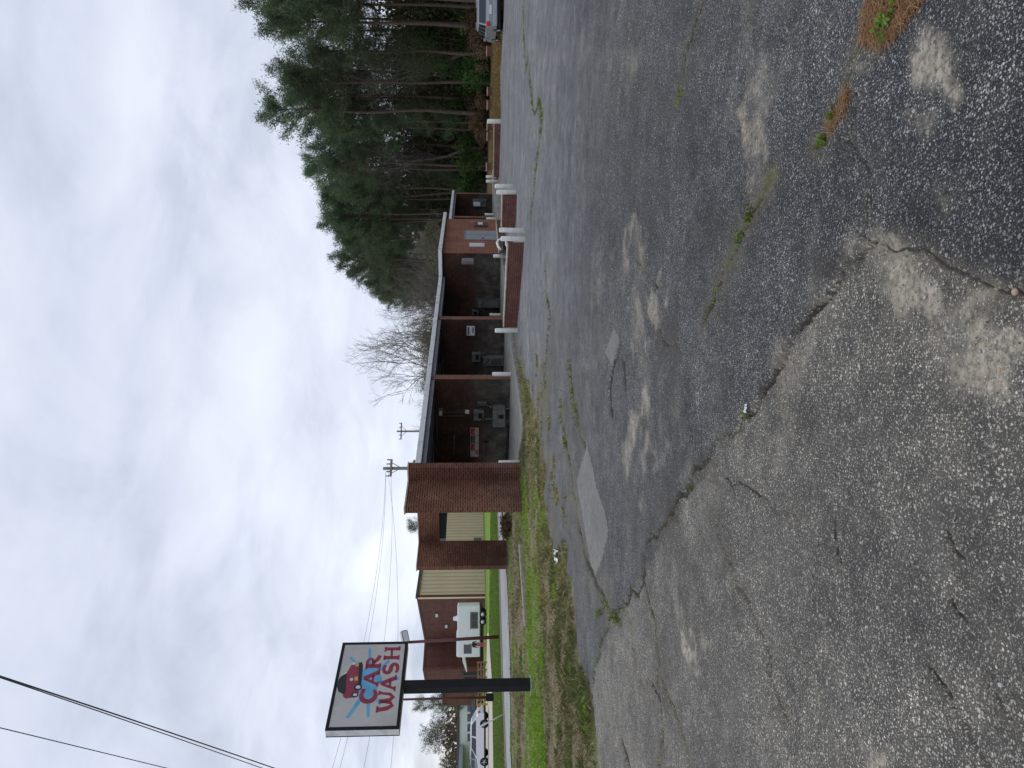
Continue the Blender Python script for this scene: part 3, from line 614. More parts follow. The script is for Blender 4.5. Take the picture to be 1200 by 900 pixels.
# fittings on the bay walls (left faces of the dividers)
def afix(name, u0, u1, v0, v1, a, m, label, cat, th=.10):
    b1, z1 = wall_a(min(u0, u1), v0, a); b0, z0 = wall_a(max(u0, u1), v1, a)
    e = empty(name, P0 + FX * (a - .002) + DX * ((b0 + b1) / 2) + Vector((0, 0, z0)), FA); hw = (b1 - b0) / 2
    if m: MB().bbox(-th, 0, -hw, hw, 0, z1 - z0, .012).build('housing', MATS[m], e)
    tag(e, label, cat); return e, hw, z1 - z0
mat('poster_red', (0.55, 0.07, 0.10), .5, var=.9, scale=5); mat('poster_white', (0.40, 0.38, 0.40), .5, var=.1)
mat('poster_dark', (0.06, 0.09, 0.10), .5, var=.8, scale=4); mat('poster_yellow', (0.45, 0.42, 0.15), .5, var=.5, scale=5)
pv = [(399, 390.6), (390, 381.4), (380.8, 373), (372.4, 365)]
pcols = [('poster_red', 'poster_yellow', 'red'), ('poster_dark', 'poster_yellow', 'dark green'), ('poster_red', 'poster_white', 'pink and red'), ('poster_white', 'poster_red', 'pale red-spotted')]
for (u1, u0), (ca, cb, nm) in zip(pv, pcols):
    e, hw, h = afix('poster', u0, u1, 551, 561, 0, 'poster_white', f'{nm} square poster in the row of four on the wash bay wall', 'poster', .02)
    e['group'] = 'posters on the bay wall'
    MB().box(-.026, -.0205, -hw * .9, hw * .9, h * .42, h * .95).build('picture', MATS[ca], e); MB().box(-.026, -.0205, -hw * .9, hw * .3, h * .06, h * .38).build('caption', MATS[cb], e)
e, hw, h = afix('pump_cabinet', 404, 426, 577, 592, 0, 'panel_grey', 'large grey steel cabinet low on the wall of the wash bay with posters', 'cabinet', .35)
MB().box(-.37, -.352, -hw * .35, hw * .05, h * .15, h * .55).build('hatch', MATS['black_metal'], e); MB().box(-.362, -.352, -hw * .95, hw * .95, h * .62, h * .66).build('seam', MATS['dark_grey'], e)
MB().tube([(-.1, hw * .4, h), (-.1, hw * .4, h + .3)], .03).build('pipe', MATS['panel_grey'], e); MB().tube([(-.1, -hw * .7, 0), (-.1, -hw * .7, -.5)], .035).build('pipe', MATS['panel_grey'], e)
e, hw, h = afix('coin_box', 410, 421, 555, 567, 0, 'panel_grey', 'grey coin box with a black slot above the large steel cabinet', 'coin box', .22)
MB().box(-.235, -.222, -hw * .6, hw * .5, h * .15, h * .55).build('slot', MATS['black_metal'], e)
e, hw, h = afix('bay_light', 415, 422, 514, 519, 0, 'panel_grey', 'small wall lamp under the roof of the bay with posters', 'lamp', .2)
MB().bbox(-.24, -.2, -hw * .7, hw * .7, .03, h - .03, .01).build('lens', MATS['plastic_white'], e)
e, hw, h = afix('wall_valve', 416, 420, 545, 550, 0, 'plastic_white', 'small white valve on the wall above the coin box', 'valve', .08)
MB().tube([(-.05, 0, h), (-.05, 0, h + .9)], .02).build('pipe', MATS['dark_grey'], e)
e, hw, h = afix('wash_brush', 366, 384, 566.5, 572.5, 0, None, 'black foam brush on a thin handle hung on the bay wall below the posters', 'brush')
MB().tube([(-.06, -hw * .6, h * .5), (-.06, hw, h * .5)], .014).build('handle', MATS['black_metal'], e); MB().bbox(-.10, -.02, -hw, -hw * .8, 0, h, .01).build('bristles', MATS['black_rubber'], e)
b0_, z0_ = wall_a(404, 597, 0); b1_, _ = wall_a(362, 594, 0)
hs = MB().tube([tuple(P0 + FX * (-.15 - .05 * math.sin(k_)) + DX * (b0_ + (b1_ - b0_) * k_ / 12) + Vector((0, 0, ZS + .05 + .05 * max(0, k_ - 6) / 6))) for k_ in range(13)], .055, 8).build('drain_hose', MATS['black_rubber'], None, True)
tag(hs, 'thick black hose lying along the foot of the bay wall under the posters', 'hose')
e, hw, h = afix('bay_sign', 507, 518, 547, 556.5, 6.5, 'plastic_white', 'pale square instruction sign on the middle bay wall', 'sign', .03)
MB().box(-.036, -.0305, -hw * .85, hw * .85, h * .7, h * .9).build('print', MATS['poster_dark'], e); MB().box(-.036, -.0305, -hw * .8, hw * .4, h * .15, h * .3).build('print', MATS['poster_dark'], e)
e, hw, h = afix('pump_cabinet', 474, 484, 566, 590, 6.5, 'panel_grey', 'tall dim grey cabinet deep in the middle wash bay', 'cabinet', .3)
MB().box(-.32, -.302, -hw * .7, hw * .7, h * .1, h * .6).build('hatch', MATS['dark_grey'], e)
e, hw, h = afix('coin_box', 478, 488, 553, 563, 6.5, 'panel_grey', 'dim grey coin box above the cabinet in the middle wash bay', 'coin box', .2)
MB().box(-.22, -.202, -hw * .6, hw * .5, h * .2, h * .55).build('slot', MATS['black_metal'], e)
e, hw, h = afix('coin_box', 532, 537.5, 553, 561, 13, 'panel_grey', 'pale square coin box in the far bay against the equipment room', 'coin box', .2)
MB().box(-.22, -.202, -hw * .6, hw * .6, h * .25, h * .75).build('slot', MATS['black_metal'], e)
e, hw, h = afix('pump_cabinet', 541, 551, 557, 587, 13, 'dark_grey', 'tall dark cabinet in the far bay against the equipment room', 'cabinet', .3)
MB().box(-.32, -.302, -hw * .8, hw * .8, h * .1, h * .9).build('hatch', MATS['panel_grey'], e)
e, hw, h = afix('coin_box', 658, 667, 554, 570, 33.5, 'panel_grey', 'grey backboard with a white coin box in the end bay by the woods', 'coin box', .1)
MB().bbox(-.3, -.105, -hw * .2, hw * .7, h * .45, h * .95, .01).build('box', MATS['plastic_white'], e)
MB().tube([(-.15, -hw * .1, h * .4), (-.2, -hw * .5, h * .05), (-.2, -hw, h * .2), (-.15, -hw * .9, h * .6)], .035).build('hose', MATS['dark_grey'], e)

# conduits, swinging booms and hoses in the bays
def bay_kit(a, b0, label):
    e = empty('wash_boom', P0 + FX * a + DX * b0 + Vector((0, 0, ZS)), FA); tag(e, label, 'wash boom')
    MB().tube([(-.05, 0, 3.05), (-.5, .3, 3.0), (-1.6, .9, 2.95)], .022, 6).build('boom_arm', MATS['dark_grey'], e, True)
    MB().tube([(-1.6, .9, 2.95), (-1.45, .8, 2.2), (-.9, .5, 1.3), (-.4, .25, .75), (-.15, .1, .9), (-.08, .05, 1.25)], .02, 6).build('hose', MATS['black_rubber'], e, True)
    MB().tube([(-.08, .05, 1.2), (-.07, .35, .45)], .016, 6).build('wand', MATS['chrome'], e, True)
    MB().bbox(-.16, -.004, -.04, .14, .95, 1.35, .02).build('wand_holder', MATS['dark_grey'], e)
bay_kit(0, 1.15, 'thin boom arm with hanging hose in the bay with posters'); bay_kit(6.5, 1.9, 'thin boom arm with hanging hose in the middle bay'); bay_kit(12.99, 2.0, 'thin boom arm with hanging hose in the bay by the equipment room')
for i, (u, v0, u1, v1) in enumerate(((366, 532, 391, 532.5), (413, 500, 413, 545))):
    b_, z1 = wall_a(u, v0, 0); b2_, z0 = wall_a(u1, v1, 0)
    o = MB().tube([tuple(P0 + FX * -.03 + DX * b2_ + Vector((0, 0, z0))), tuple(P0 + FX * -.03 + DX * b_ + Vector((0, 0, z1)))], .016, 6).build('conduit', MATS['panel_grey'], None, True); tag(o, ['thin level conduit on the bay wall above the posters', 'thin conduit from the bay roof down to the coin box'][i], 'conduit')
# ------------------------------------------------------------------ low brick island walls, bollards
def lowwall(pa, pb, h, label, th=.24):
    a_, b_ = gp(*pa), gp(*pb); d = b_ - a_; ln = math.hypot(d.x, d.y); e = empty('low_brick_wall', (a_.x, a_.y, min(a_.z, b_.z) - .1), math.atan2(d.y, d.x))
    MB().box(0, ln, -th / 2, th / 2, 0, h + .1).build('brickwork', MATS['brick_low'], e)
    n_ = max(2, int(ln / .6))
    for i in range(n_):
        MB().bbox(i * ln / n_ + .004, (i + 1) * ln / n_ - .004, -th / 2 - .03, th / 2 + .03, h + .101, h + .155 + random.uniform(-.006, .008), .01).build('cap', MATS['cap_stone'], e)
    tag(e, label, 'wall'); return e
lowwall((519, 605.6), (613, 613.5), .50, 'longest low red brick wall with pale cap in front of the far wash bays')
lowwall((634, 603.5), (671, 605.2), .54, 'short low red brick wall between two pairs of white posts')
lowwall((693, 585), (755, 586.5), .40, 'distant low brick wall along the lot edge by the woods')
lowwall((606, 594), (640, 590), .40, 'dark low wall stub behind the white pipe at the equipment room')
BOL = [(630, 585, 615, 5.6, 'white post beside the gap between the brick walls, short wall side'), (619.8, 586.7, 616.3, 5.8, 'white post at the near end of the longest low brick wall'),
       (681.5, 580, 602, 5.3, 'outer white post of the pair at the far end of the short low brick wall'), (674.7, 581.6, 605.5, 5.5, 'white post of the pair touching the end of the short low brick wall'),
       (692.5, 569.6, 583.5, 3.4, 'white post of the pair ending the distant low wall, nearer the woods'), (687.3, 569.6, 584, 3.5, 'white post of the pair ending the distant low wall, nearer the car wash'),
       (757.7, 571, 587.7, 5.0, 'single white post at the outer end of the distant low brick wall'), (648.4, 568, 582.4, 2.9, 'white post standing in the opening of the end wash bay'),
       (643.5, 570, 585, 3.2, 'white post at the corner of the brick equipment room'), (599.7, 578, 593.2, 4.2, 'short white post in front of the brick equipment room beside the white pipe'),
       (606, 571.7, 590, 3.4, 'white post next to the bent white pipe by the grey door'), (530.8, 573.8, 590, 3.8, 'white post just behind the bay end of the longest low brick wall'),
       (525.3, 580, 593, 4.4, 'white post against the bay end of the longest low brick wall'), (512.7, 580, 607.8, 5.3, 'white post standing clear on the apron before the middle wash bay'),
       (461.6, 576.7, 601.3, 5.0, 'white post in front of the brick divider between the first two bays'), (358.3, 584, 610, 5.2, 'white post at the corner of the tall dark brick pier')]
for (u, vt, vb, wpx, lab) in BOL:
    q = gp(u, vb); h = (vb - vt) * q.y / FPX; r = wpx * q.y / FPX / 2
    e = empty('bollard', q); tag(e, lab, 'bollard', 'white posts guarding the car wash')
    MB().lathe([(r, -.2), (r, h - .05), (r * .93, h - .015), (r * .7, h)], 16).build('post', MATS['white_paint'], e, True)
    MB().lathe([(r * 1.25, -.1), (r * 1.3, .012), (r * 1.02, .03)], 16).build('footing', MATS['concrete'], e)
    e.rotation_euler = (random.uniform(-.02, .02), random.uniform(-.02, .02), random.random() * 6)
# vacuum station: dark drum on a foot with white pipe loops, between the two walls
q = gp(612, 601); e = empty('vacuum_station', q, .4); tag(e, 'dark vacuum unit with bent white pipe behind the white posts', 'vacuum')
MB().lathe([(.2, 0), (.2, .35), (.17, .42), (.05, .46)], 16).build('drum', MATS['black_metal'], e, True)
MB().tube([(.32, 0, 0), (.32, 0, .5), (.28, 0, .62), (.15, 0, .68), (-.05, 0, .62), (-.2, 0, .5)], .05, 10).build('pipe', MATS['white_paint'], e, True)
MB().tube([(-.35, .1, .05), (-.1, -.25, .3), (.2, -.25, .3), (.4, -.1, .1)], .045, 10).build('hose', MATS['white_paint'], e, True)
q = gp(648, 603); e = empty('hose_drum', q + Vector((0, -.18, 0)), .3); tag(e, 'round black hose drum hung on the short low brick wall', 'hose drum')
MB().lathe([(.14, 0), (.2, .04), (.2, .16), (.14, .2)], 18, (0, -.1, .36), axis='y').build('drum', MATS['black_rubber'], e, True)
MB().bbox(-.05, .05, -.06, .06, -.05, .3, .01).build('bracket', MATS['black_metal'], e)

# ------------------------------------------------------------------ car wash sign
sb = gp(98, 624); SIGN = empty('car_wash_sign', sb, FA)
tag(SIGN, 'tall dark post carrying a framed CAR WASH signboard with a cartoon car', 'sign')
sy = sb.y
zb, zt_ = EYE + (at(91, 473.5, sy).z - EYE), at(91, 392, sy).z
SW0, SW1, TH = -1.32, 1.40, .13
MB().bbox(-.13, .13, -.11, .11, -.4, zb - sb.z + .05, .012).build('post', MATS['black_metal'], SIGN)
MB().bbox(-.2, .2, -.18, .18, -.15, .06, .02).build('footing', MATS['concrete'], SIGN)
zb -= sb.z; zt_ -= sb.z; H = zt_ - zb; W = SW1 - SW0
cab = MB().bbox(SW0, SW1, -TH + .02, TH - .02, zb, zt_, .01).build('cabinet', MATS['fascia'], SIGN)
fr = .075
for nm, q in (('frame_rail', (SW0, SW1, zb, zb + fr)), ('frame_rail', (SW0, SW1, zt_ - fr, zt_)), ('frame_stile', (SW0, SW0 + fr, zb + fr, zt_ - fr)), ('frame_stile', (SW1 - fr, SW1, zb + fr, zt_ - fr))):
    for sgn in (-1, 1):
        MB().box(q[0], q[1], min(sgn * TH, sgn * (TH - .035)), max(sgn * TH, sgn * (TH - .035)), q[2], q[3]).build(nm, MATS['black_metal'], SIGN)
mat('sign_face', (0.56, 0.55, 0.53), .45, var=.06, scale=1.5, dirt=((0.45, 0.44, 0.42), 1.2))
face = MB().box(SW0 + fr, SW1 - fr, -TH + .012, -TH + .018, zb + fr, zt_ - fr).build('face_panel', MATS['sign_face'], SIGN)
mat('ink_cyan', (0.14, 0.42, 0.68), .5, var=.2, scale=3); mat('ink_red', (0.30, 0.035, 0.07), .5, var=.12, scale=4); mat('ink_navy', (0.018, 0.018, 0.035), .5); mat('ink_yellow', (0.60, 0.45, 0.12), .5); mat('ink_white', (0.7, 0.7, 0.7), .5)
FY = -TH + .012
def flat(name, polys, m, lay):
    mb = MB()
    for pl in polys:
        mb.prism([(SW0 + s_ * W, zt_ - t_ * H) for s_, t_ in pl], FY - .0015 * lay, FY - .0015 * lay + .0012, 'y')
    return mb.build(name, MATS[m], face)
def stroke(pts, wd):
    """pen stroke in sign units -> list of quads; wd is one width or a list"""
    o = []; k_ = len(pts); wl = wd if isinstance(wd, list) else [wd] * k_; asp = W / H
    Lf, Rt = [], []
    for i in range(k_):
        p_, q_ = pts[max(i - 1, 0)], pts[min(i + 1, k_ - 1)]; dx, dy = (q_[0] - p_[0]) * asp, q_[1] - p_[1]; l_ = math.hypot(dx, dy) or 1
        nx, ny = -dy / l_, dx / l_; h_ = wl[i] / 2
        Lf.append((pts[i][0] + nx * h_ / asp, pts[i][1] + ny * h_)); Rt.append((pts[i][0] - nx * h_ / asp, pts[i][1] - ny * h_))
    return [[Lf[i], Lf[i + 1], Rt[i + 1], Rt[i]] for i in range(k_ - 1)]
def arc(cx, cy, rx, ry, a0, a1, n=14): return [(cx + rx * math.cos(R(a0 + (a1 - a0) * i / n)), cy + ry * math.sin(R(a0 + (a1 - a0) * i / n))) for i in range(n + 1)]
# splash
bl = [(0.33, .40), (.40, .33), (.47, .36), (.58, .35), (.66, .38), (.70, .43), (.76, .40), (.74, .48), (.70, .55), (.72, .62), (.62, .62), (.55, .68), (.46, .62), (.38, .64), (.34, .55), (.28, .52)]
flat('splash', [bl, [(.36, .40), (.30, .36), (.13, .25), (.115, .29), (.33, .45)], [(.31, .50), (.12, .535), (.125, .575), (.32, .55)], [(.70, .45), (.90, .41), (.94, .425), (.90, .455), (.70, .48)], [(.62, .36), (.80, .15), (.83, .165), (.66, .38)], [(.66, .58), (.78, .74), (.75, .76), (.62, .62)], [(.40, .6), (.27, .70), (.24, .695), (.36, .58)], [(.52, .62), (.565, .92), (.535, .93), (.48, .62)]], 'ink_cyan', 1)
LW = .055
letters = []
def serif(x, y, w_=.06, h_=.03): letters.append([(x - w_ / 2, y - h_ / 2), (x + w_ / 2, y - h_ / 2), (x + w_ / 2, y + h_ / 2), (x - w_ / 2, y + h_ / 2)])
letters += stroke(arc(.365, .515, .072, .10, -45, -320, 18), [.045 + .035 * math.sin(math.pi * i / 18) for i in range(19)]); letters.append([(.40, .405), (.435, .40), (.437, .47), (.41, .455)])
letters += stroke([(.485, .615), (.555, .415)], .045) + stroke([(.555, .415), (.625, .615)], .075) + stroke([(.515, .545), (.60, .545)], .035); serif(.485, .62); serif(.628, .62, .07)
letters += stroke([(.70, .42), (.70, .61)], .075) + stroke([(.695, .425)] + arc(.745, .468, .045, .043, -90, 90, 10) + [(.70, .512)], .042) + stroke([(.735, .51), (.79, .58), (.83, .60)], .06); serif(.70, .62, .07); serif(.685, .42, .05)
# WASH
letters += stroke([(.20, .67), (.215, .80), (.245, .865), (.275, .84), (.29, .70)], [.07, .07, .06, .05, .04]) + stroke([(.29, .70), (.305, .82), (.335, .865), (.37, .82), (.385, .67)], [.07, .07, .06, .05, .04]); serif(.205, .665, .07); serif(.385, .665, .05); serif(.29, .69, .05)
letters += stroke([(.43, .87), (.49, .67)], .045) + stroke([(.49, .67), (.555, .87)], .07) + stroke([(.455, .80), (.535, .80)], .033); serif(.43, .875, .055); serif(.558, .875, .06)
letters += stroke(arc(.665, .735, .05, .052, -30, -270, 14) + arc(.665, .835, .055, .05, -90, 150, 14), [.04 + .025 * math.sin(math.pi * i / 29) for i in range(30)])
letters += stroke([(.80, .67), (.80, .875)], .065) + stroke([(.91, .67), (.91, .875)], .06) + stroke([(.80, .775), (.91, .765)], .035); serif(.80, .67, .06); serif(.80, .88, .06); serif(.905, .67, .06); serif(.915, .88, .055)
flat('lettering', letters, 'ink_red', 2)
# cartoon car print: plain hatchback, black roof, yellow lamps
flat('printed_car_body', [[(.33, .20), (.36, .15), (.42, .17), (.50, .15), (.62, .15), (.71, .19), (.745, .25), (.74, .34), (.50, .36), (.40, .37), (.345, .33)]], 'ink_red', 3)
flat('printed_car_roof', [[(.375, .165), (.41, .08), (.47, .045), (.55, .05), (.60, .09), (.645, .155), (.50, .165), (.42, .185)]], 'ink_navy', 4)
flat('printed_car_bumper', [[(.44, .345), (.50, .34), (.745, .30), (.75, .345), (.70, .37), (.50, .385), (.44, .385)]], 'ink_navy', 4)
flat('printed_car_wheels', [arc(.37, .32, .03, .05, 0, 342, 18), arc(.455, .345, .038, .06, 0, 342, 18)], 'ink_navy', 4)
for nm, q in (('printed_car_hub', arc(.37, .325, .015, .03, 0, 340, 12)), ('printed_car_hub', arc(.455, .35, .02, .036, 0, 340, 12)), ('printed_car_headlight', arc(.545, .235, .018, .025, 0, 340, 12)), ('printed_car_headlight', arc(.735, .23, .018, .025, 0, 340, 12)), ('printed_car_pillar', [(.585, .07), (.60, .068), (.64, .15), (.62, .15)])): flat(nm, [q], 'ink_white', 5)
for q in ([(.53, .28), (.575, .275), (.575, .325), (.53, .33)], [(.70, .26), (.74, .255), (.745, .30), (.70, .305)]): flat('printed_car_lamp', [q], 'ink_yellow', 5)

# ------------------------------------------------------------------ neighbour: brick front, tan metal flank
def p3(u, y): return ((u - 450) / FPX * y, y)
A_ = [p3(92, 103), p3(117, 95.3), p3(150, 99), p3(201, 85)]
nb = empty('brick_warehouse', (A_[3][0], A_[3][1], gf(A_[3][0]))); ox, oy = A_[3]; tag(nb, 'tall dark brick building with a tan ribbed metal side wall', 'building')
loc = [(x - ox, y - oy) for x, y in A_]; tan_end = (7.2, 29.0); HB = 7.75
back = [(tan_end[0], tan_end[1]), (loc[0][0] - 2, loc[0][1] + 22)]
def wallseg(p_, q_, z0, z1, th, m, name):
    d = Vector((q_[0] - p_[0], q_[1] - p_[1], 0)); ln = d.length
    o = MB().box(0, ln, 0, th, z0, z1).build(name, MATS[m], nb); o.location = (p_[0], p_[1], 0); o.rotation_euler = (0, 0, math.atan2(d.y, d.x)); return o
for i in range(3): wallseg(loc[i], loc[i + 1], -.5, HB, .3, 'brick_far', 'brick_wall')
tw = wallseg(loc[3], tan_end, -.5, HB - .15, .2, 'tan_metal', 'metal_wall'); tl = math.hypot(*tan_end)
for i in range(int(tl / .9)): MB().prism([(i * .9 + .1, -.002), (i * .9 + .14, -.05), (i * .9 + .26, -.05), (i * .9 + .30, -.002)], .05, HB - .18, 'z').build('rib', MATS['tan_rib'], tw)
MB().bbox(-.1, tl, -.25, .1, HB - .148, HB + .1, .02).build('gutter', MATS['dark_grey'], tw)
MB().bbox(12.5, 14.2, -.5, -.06, .3, 1.3, .03).build('air_conditioner', MATS['panel_grey'], tw)
MB().prism([loc[0], loc[1], loc[2], loc[3], tan_end, back[1]], HB - .35, HB - .25, 'z').build('roof', MATS['dark_grey'], nb)
wallseg(tan_end, back[1], -.5, HB - .15, .2, 'tan_metal', 'metal_wall'); wallseg(back[1], loc[0], -.5, HB - .15, .2, 'brick_far', 'brick_wall')
for i, (u, v0, v1, du) in enumerate([(112, 538, 561, 3.2), (106, 546, 561, 2.2)]):
    t_ = (117 - u) / 25.0; x = loc[1][0] + (loc[0][0] - loc[1][0]) * t_; y = loc[1][1] + (loc[0][1] - loc[1][1]) * t_
    dd = Vector((loc[0][0] - loc[1][0], loc[0][1] - loc[1][1], 0)); o = MB().bbox(-.45, .45, -.08, .08, .2, 2.9 - .4 * i, .02).build('window', MATS['car_glass'], nb); o.location = (x, y, 0); o.rotation_euler = (0, 0, math.atan2(dd.y, dd.x))
    f2 = MB().box(-.55, -.46, -.12, .1, .15, 3.0 - .4 * i).box(.46, .55, -.12, .1, .15, 3.0 - .4 * i).build('frame', MATS['dark_grey'], o)
for u, v in ((183, 508), (170, 519)):
    t_ = (201 - u) / 51.0; x = loc[3][0] + (loc[2][0] - loc[3][0]) * t_; y = loc[3][1] + (loc[2][1] - loc[3][1]) * t_; zz = at(u, v + 5, oy + y).z - nb.location.z
    o = MB().bbox(-.25, .25, -.45, -.02, 0, .35, .04).build('flood_light', MATS['dark_grey'], nb); o.location = (x, y, zz)
    MB().bbox(-.2, .2, -.5, -.46, -.05, .25, .01).build('lens', MATS['plastic_white'], o)
# lower wing behind the post
q0, q1 = p3(74, 108), p3(93, 104)
lw = empty('brick_annex', (q0[0], q0[1], gf(q0[0]))); tag(lw, 'lower brown brick annex beside the tall brick building', 'building')
d = Vector((q1[0] - q0[0], q1[1] - q0[1], 0)); lw.rotation_euler = (0, 0, math.atan2(d.y, d.x))
MB().box(0, d.length + 2, 0, 8, -.5, 5.4).build('wall', MATS['brick_far'], lw); MB().bbox(-.2, d.length + 2.2, -.2, 8.2, 5.403, 5.7, .03).build('roof', MATS['dark_grey'], lw)

# ------------------------------------------------------------------ food trailer
q = gp(163, 571.2); q = Vector((p3(163, 78)[0], 78, gf(-25))); tr = empty('food_trailer', q + Vector((0, 0, .02)), R(8)); tag(tr, 'white concession trailer with a raised awning parked by the brick building', 'trailer')
LT = 2.55
MB().bbox(-LT, LT, -1.1, 1.1, .62, 2.95, .08).build('body', MATS['wall_white'], tr)
MB().bbox(-LT * .98, -.2, -1.0, 1.0, 2.952, 3.05, .03).build('roof', MATS['plastic_white'], tr)
MB().bbox(.9, 1.35, -.3, .3, 2.952, 3.15, .03).lathe([(.22, 3.15), (.22, 3.3), (.14, 3.42)], 12, (1.1, 0, 0)).build('roof_vent', MATS['plastic_white'], tr)
MB().bbox(.25, 1.9, -1.16, -1.102, .85, 1.65, .02).build('service_panel', MATS['panel_grey'], tr); MB().box(.4, 1.0, -1.18, -1.162, .95, 1.5).box(1.15, 1.75, -1.18, -1.162, .95, 1.5).build('grille', MATS['dark_grey'], tr)
MB().bbox(-.75, -.7, -1.13, -1.102, .7, 2.9, .005).build('seam', MATS['dark_grey'], tr); MB().bbox(-2.2, -1.3, -1.13, -1.102, 1.5, 2.3, .01).build('window', MATS['car_glass'], tr)
MB().box(-LT, LT, -1.0, 1.0, .40, .60).build('chassis', MATS['black_metal'], tr)
for sx in (.9, 1.65):
    for sg in (-1, 1):
        wh = MB().lathe([(.2, -.1), (.33, -.1), (.36, -.06), (.36, .06), (.33, .1), (.2, .1)], 18, (sx, sg * 1.0, .36), axis='y').build('wheel', MATS['black_rubber'], tr, True)
        MB().lathe([(.18, -.1), (.05, -.115), (.05, .1), (.18, .1)], 14, (sx, sg * 1.02, .36), axis='y').build('hub', MATS['chrome'], wh)
MB().prism([(-LT - .02, 2.45), (-LT - .02, 2.2), (-LT - 1.45, 1.95), (-LT - 1.5, 2.05), (-LT - .5, 2.4)], -.9, .9, 'y').build('awning', MATS['plastic_white'], tr)
MB().tube([(-LT, .7, .5), (-LT - 1.1, 0, .5)], .05, 6).tube([(-LT, -.7, .5), (-LT - 1.1, 0, .5)], .05, 6).tube([(-LT - 1.0, 0, .5), (-LT - 1.0, 0, -.05)], .05, 6).build('tow_bar', MATS['black_metal'], tr)

# person by the trailer: skinned figure, one hand on the hip
def skinned(name, nodes, edges, m, parent=None, sub=2, root=0):
    me = bpy.data.meshes.new(name); me.from_pydata([n_[:3] for n_ in nodes], edges, []); o = bpy.data.objects.new(name, me); COL.objects.link(o)
    md = o.modifiers.new('skin', 'SKIN'); o.modifiers.new('sub', 'SUBSURF').levels = sub; o.modifiers['sub'].render_levels = sub
    for i, n_ in enumerate(nodes):
        sv_ = me.skin_vertices[0].data[i]; sv_.radius = (n_[3], n_[4] if len(n_) > 4 else n_[3]); sv_.use_root = (i == root)
    dg = bpy.context.evaluated_depsgraph_get(); m2 = bpy.data.meshes.new_from_object(o.evaluated_get(dg)); bpy.data.objects.remove(o)
    m2.materials.append(m); m2.polygons.foreach_set('use_smooth', np.ones(len(m2.polygons), bool))
    return link(name, m2, parent)
pq = Vector((p3(145, 74)[0], 74, gf(-25))); pe = empty('person', pq, R(15)); tag(pe, 'person in black top and pink trousers standing in front of the white trailer', 'person')
nod = [(0, 0, .92, .15, .11), (0, 0, 1.15, .14, .10), (0, 0, 1.38, .17, .11), (0, 0, 1.50, .06), (0, -.01, 1.58, .075, .09), (0, -.01, 1.68, .085, .10), (0, 0, 1.75, .05),
       (.17, 0, 1.40, .06), (.27, .02, 1.14, .045), (.22, -.12, .95, .035), (.21, -.16, .88, .03), (-.17, 0, 1.40, .06), (-.24, .02, 1.13, .045), (-.25, -.04, .90, .035), (-.25, -.06, .80, .03),
       (.09, 0, .88, .085), (.10, -.02, .48, .06), (.10, .01, .09, .045), (.10, -.13, .04, .04), (-.09, 0, .88, .085), (-.11, 0, .48, .06), (-.12, .04, .09, .045), (-.12, -.09, .04, .04)]
ed = [(0, 1), (1, 2), (2, 3), (3, 4), (4, 5), (5, 6), (2, 7), (7, 8), (8, 9), (9, 10), (2, 11), (11, 12), (12, 13), (13, 14), (0, 15), (15, 16), (16, 17), (17, 18), (0, 19), (19, 20), (20, 21), (21, 22)]
skinned('body', nod, ed, MATS['skin'], pe)
skinned('top', [(0, 0, .90, .165, .13), (0, 0, 1.15, .155, .12), (0, 0, 1.39, .18, .125), (0, 0, 1.47, .07), (.18, 0, 1.40, .075), (.27, .02, 1.14, .062), (.24, -.06, 1.02, .055), (-.18, 0, 1.40, .075), (-.245, .02, 1.13, .062), (-.25, -.02, .98, .055)],
        [(0, 1), (1, 2), (2, 3), (2, 4), (4, 5), (5, 6), (2, 7), (7, 8), (8, 9)], MATS['black_cloth'], pe)
skinned('trousers', [(0, 0, .93, .16, .125), (.09, 0, .84, .10), (.10, -.02, .48, .078), (.10, .01, .14, .07), (-.09, 0, .84, .10), (-.11, 0, .48, .078), (-.12, .04, .14, .07)], [(0, 1), (1, 2), (2, 3), (0, 4), (4, 5), (5, 6)], MATS['pink_cloth'], pe)
skinned('hair', [(0, .02, 1.64, .09, .10), (0, .03, 1.72, .09, .10), (0, .06, 1.52, .06)], [(0, 1), (0, 2)], MATS['hair'], pe)

# ------------------------------------------------------------------ rail fence, yellow stand, light poles, guy guard
q0, q1 = Vector((p3(124, 70)[0], 70, 0)), Vector((p3(80, 68)[0], 68, 0))
fe = empty('rail_fence', (q0.x, q0.y, gf(q0.x)), math.atan2(q1.y - q0.y, q1.x - q0.x)); tag(fe, 'low brown wooden rail fence between the trailer and the brick annex', 'fence'); ln = (q1 - q0).length
for i in range(6): MB().bbox(i * ln / 5 - .06, i * ln / 5 + .06, -.06, .06, -.2, 1.0, .01).build('post', MATS['wood_brown'], fe)
for zz in (.3, .62, .9): MB().bbox(-.1, ln + .1, -.10, -.062, zz - .06, zz + .06, .006).build('rail', MATS['wood_brown'], fe)
for i in range(5): MB().tube([(i * ln / 5 + .1, -.13, .12), ((i + 1) * ln / 5 - .1, -.13, .85)], .045, 6).build('brace', MATS['wood_brown'], fe)
q = Vector((p3(79, 66)[0], 66, 0)); ys_ = empty('yellow_stand', (q.x, q.y, gf(q.x)), .2); tag(ys_, 'small yellow metal stand at the end of the brown rail fence', 'stand')
for sx in (-.3, .3):
    for syy in (-.2, .2): MB().tube([(sx, syy, -.02), (sx, syy, .95)], .05, 6).build('leg', MATS['yellow_paint'], ys_)
MB().bbox(-.38, .38, -.26, .26, .95, 1.03, .01).build('top', MATS['yellow_paint'], ys_); MB().bbox(-.34, .34, -.22, .22, .38, .44, .01).build('shelf', MATS['yellow_paint'], ys_)
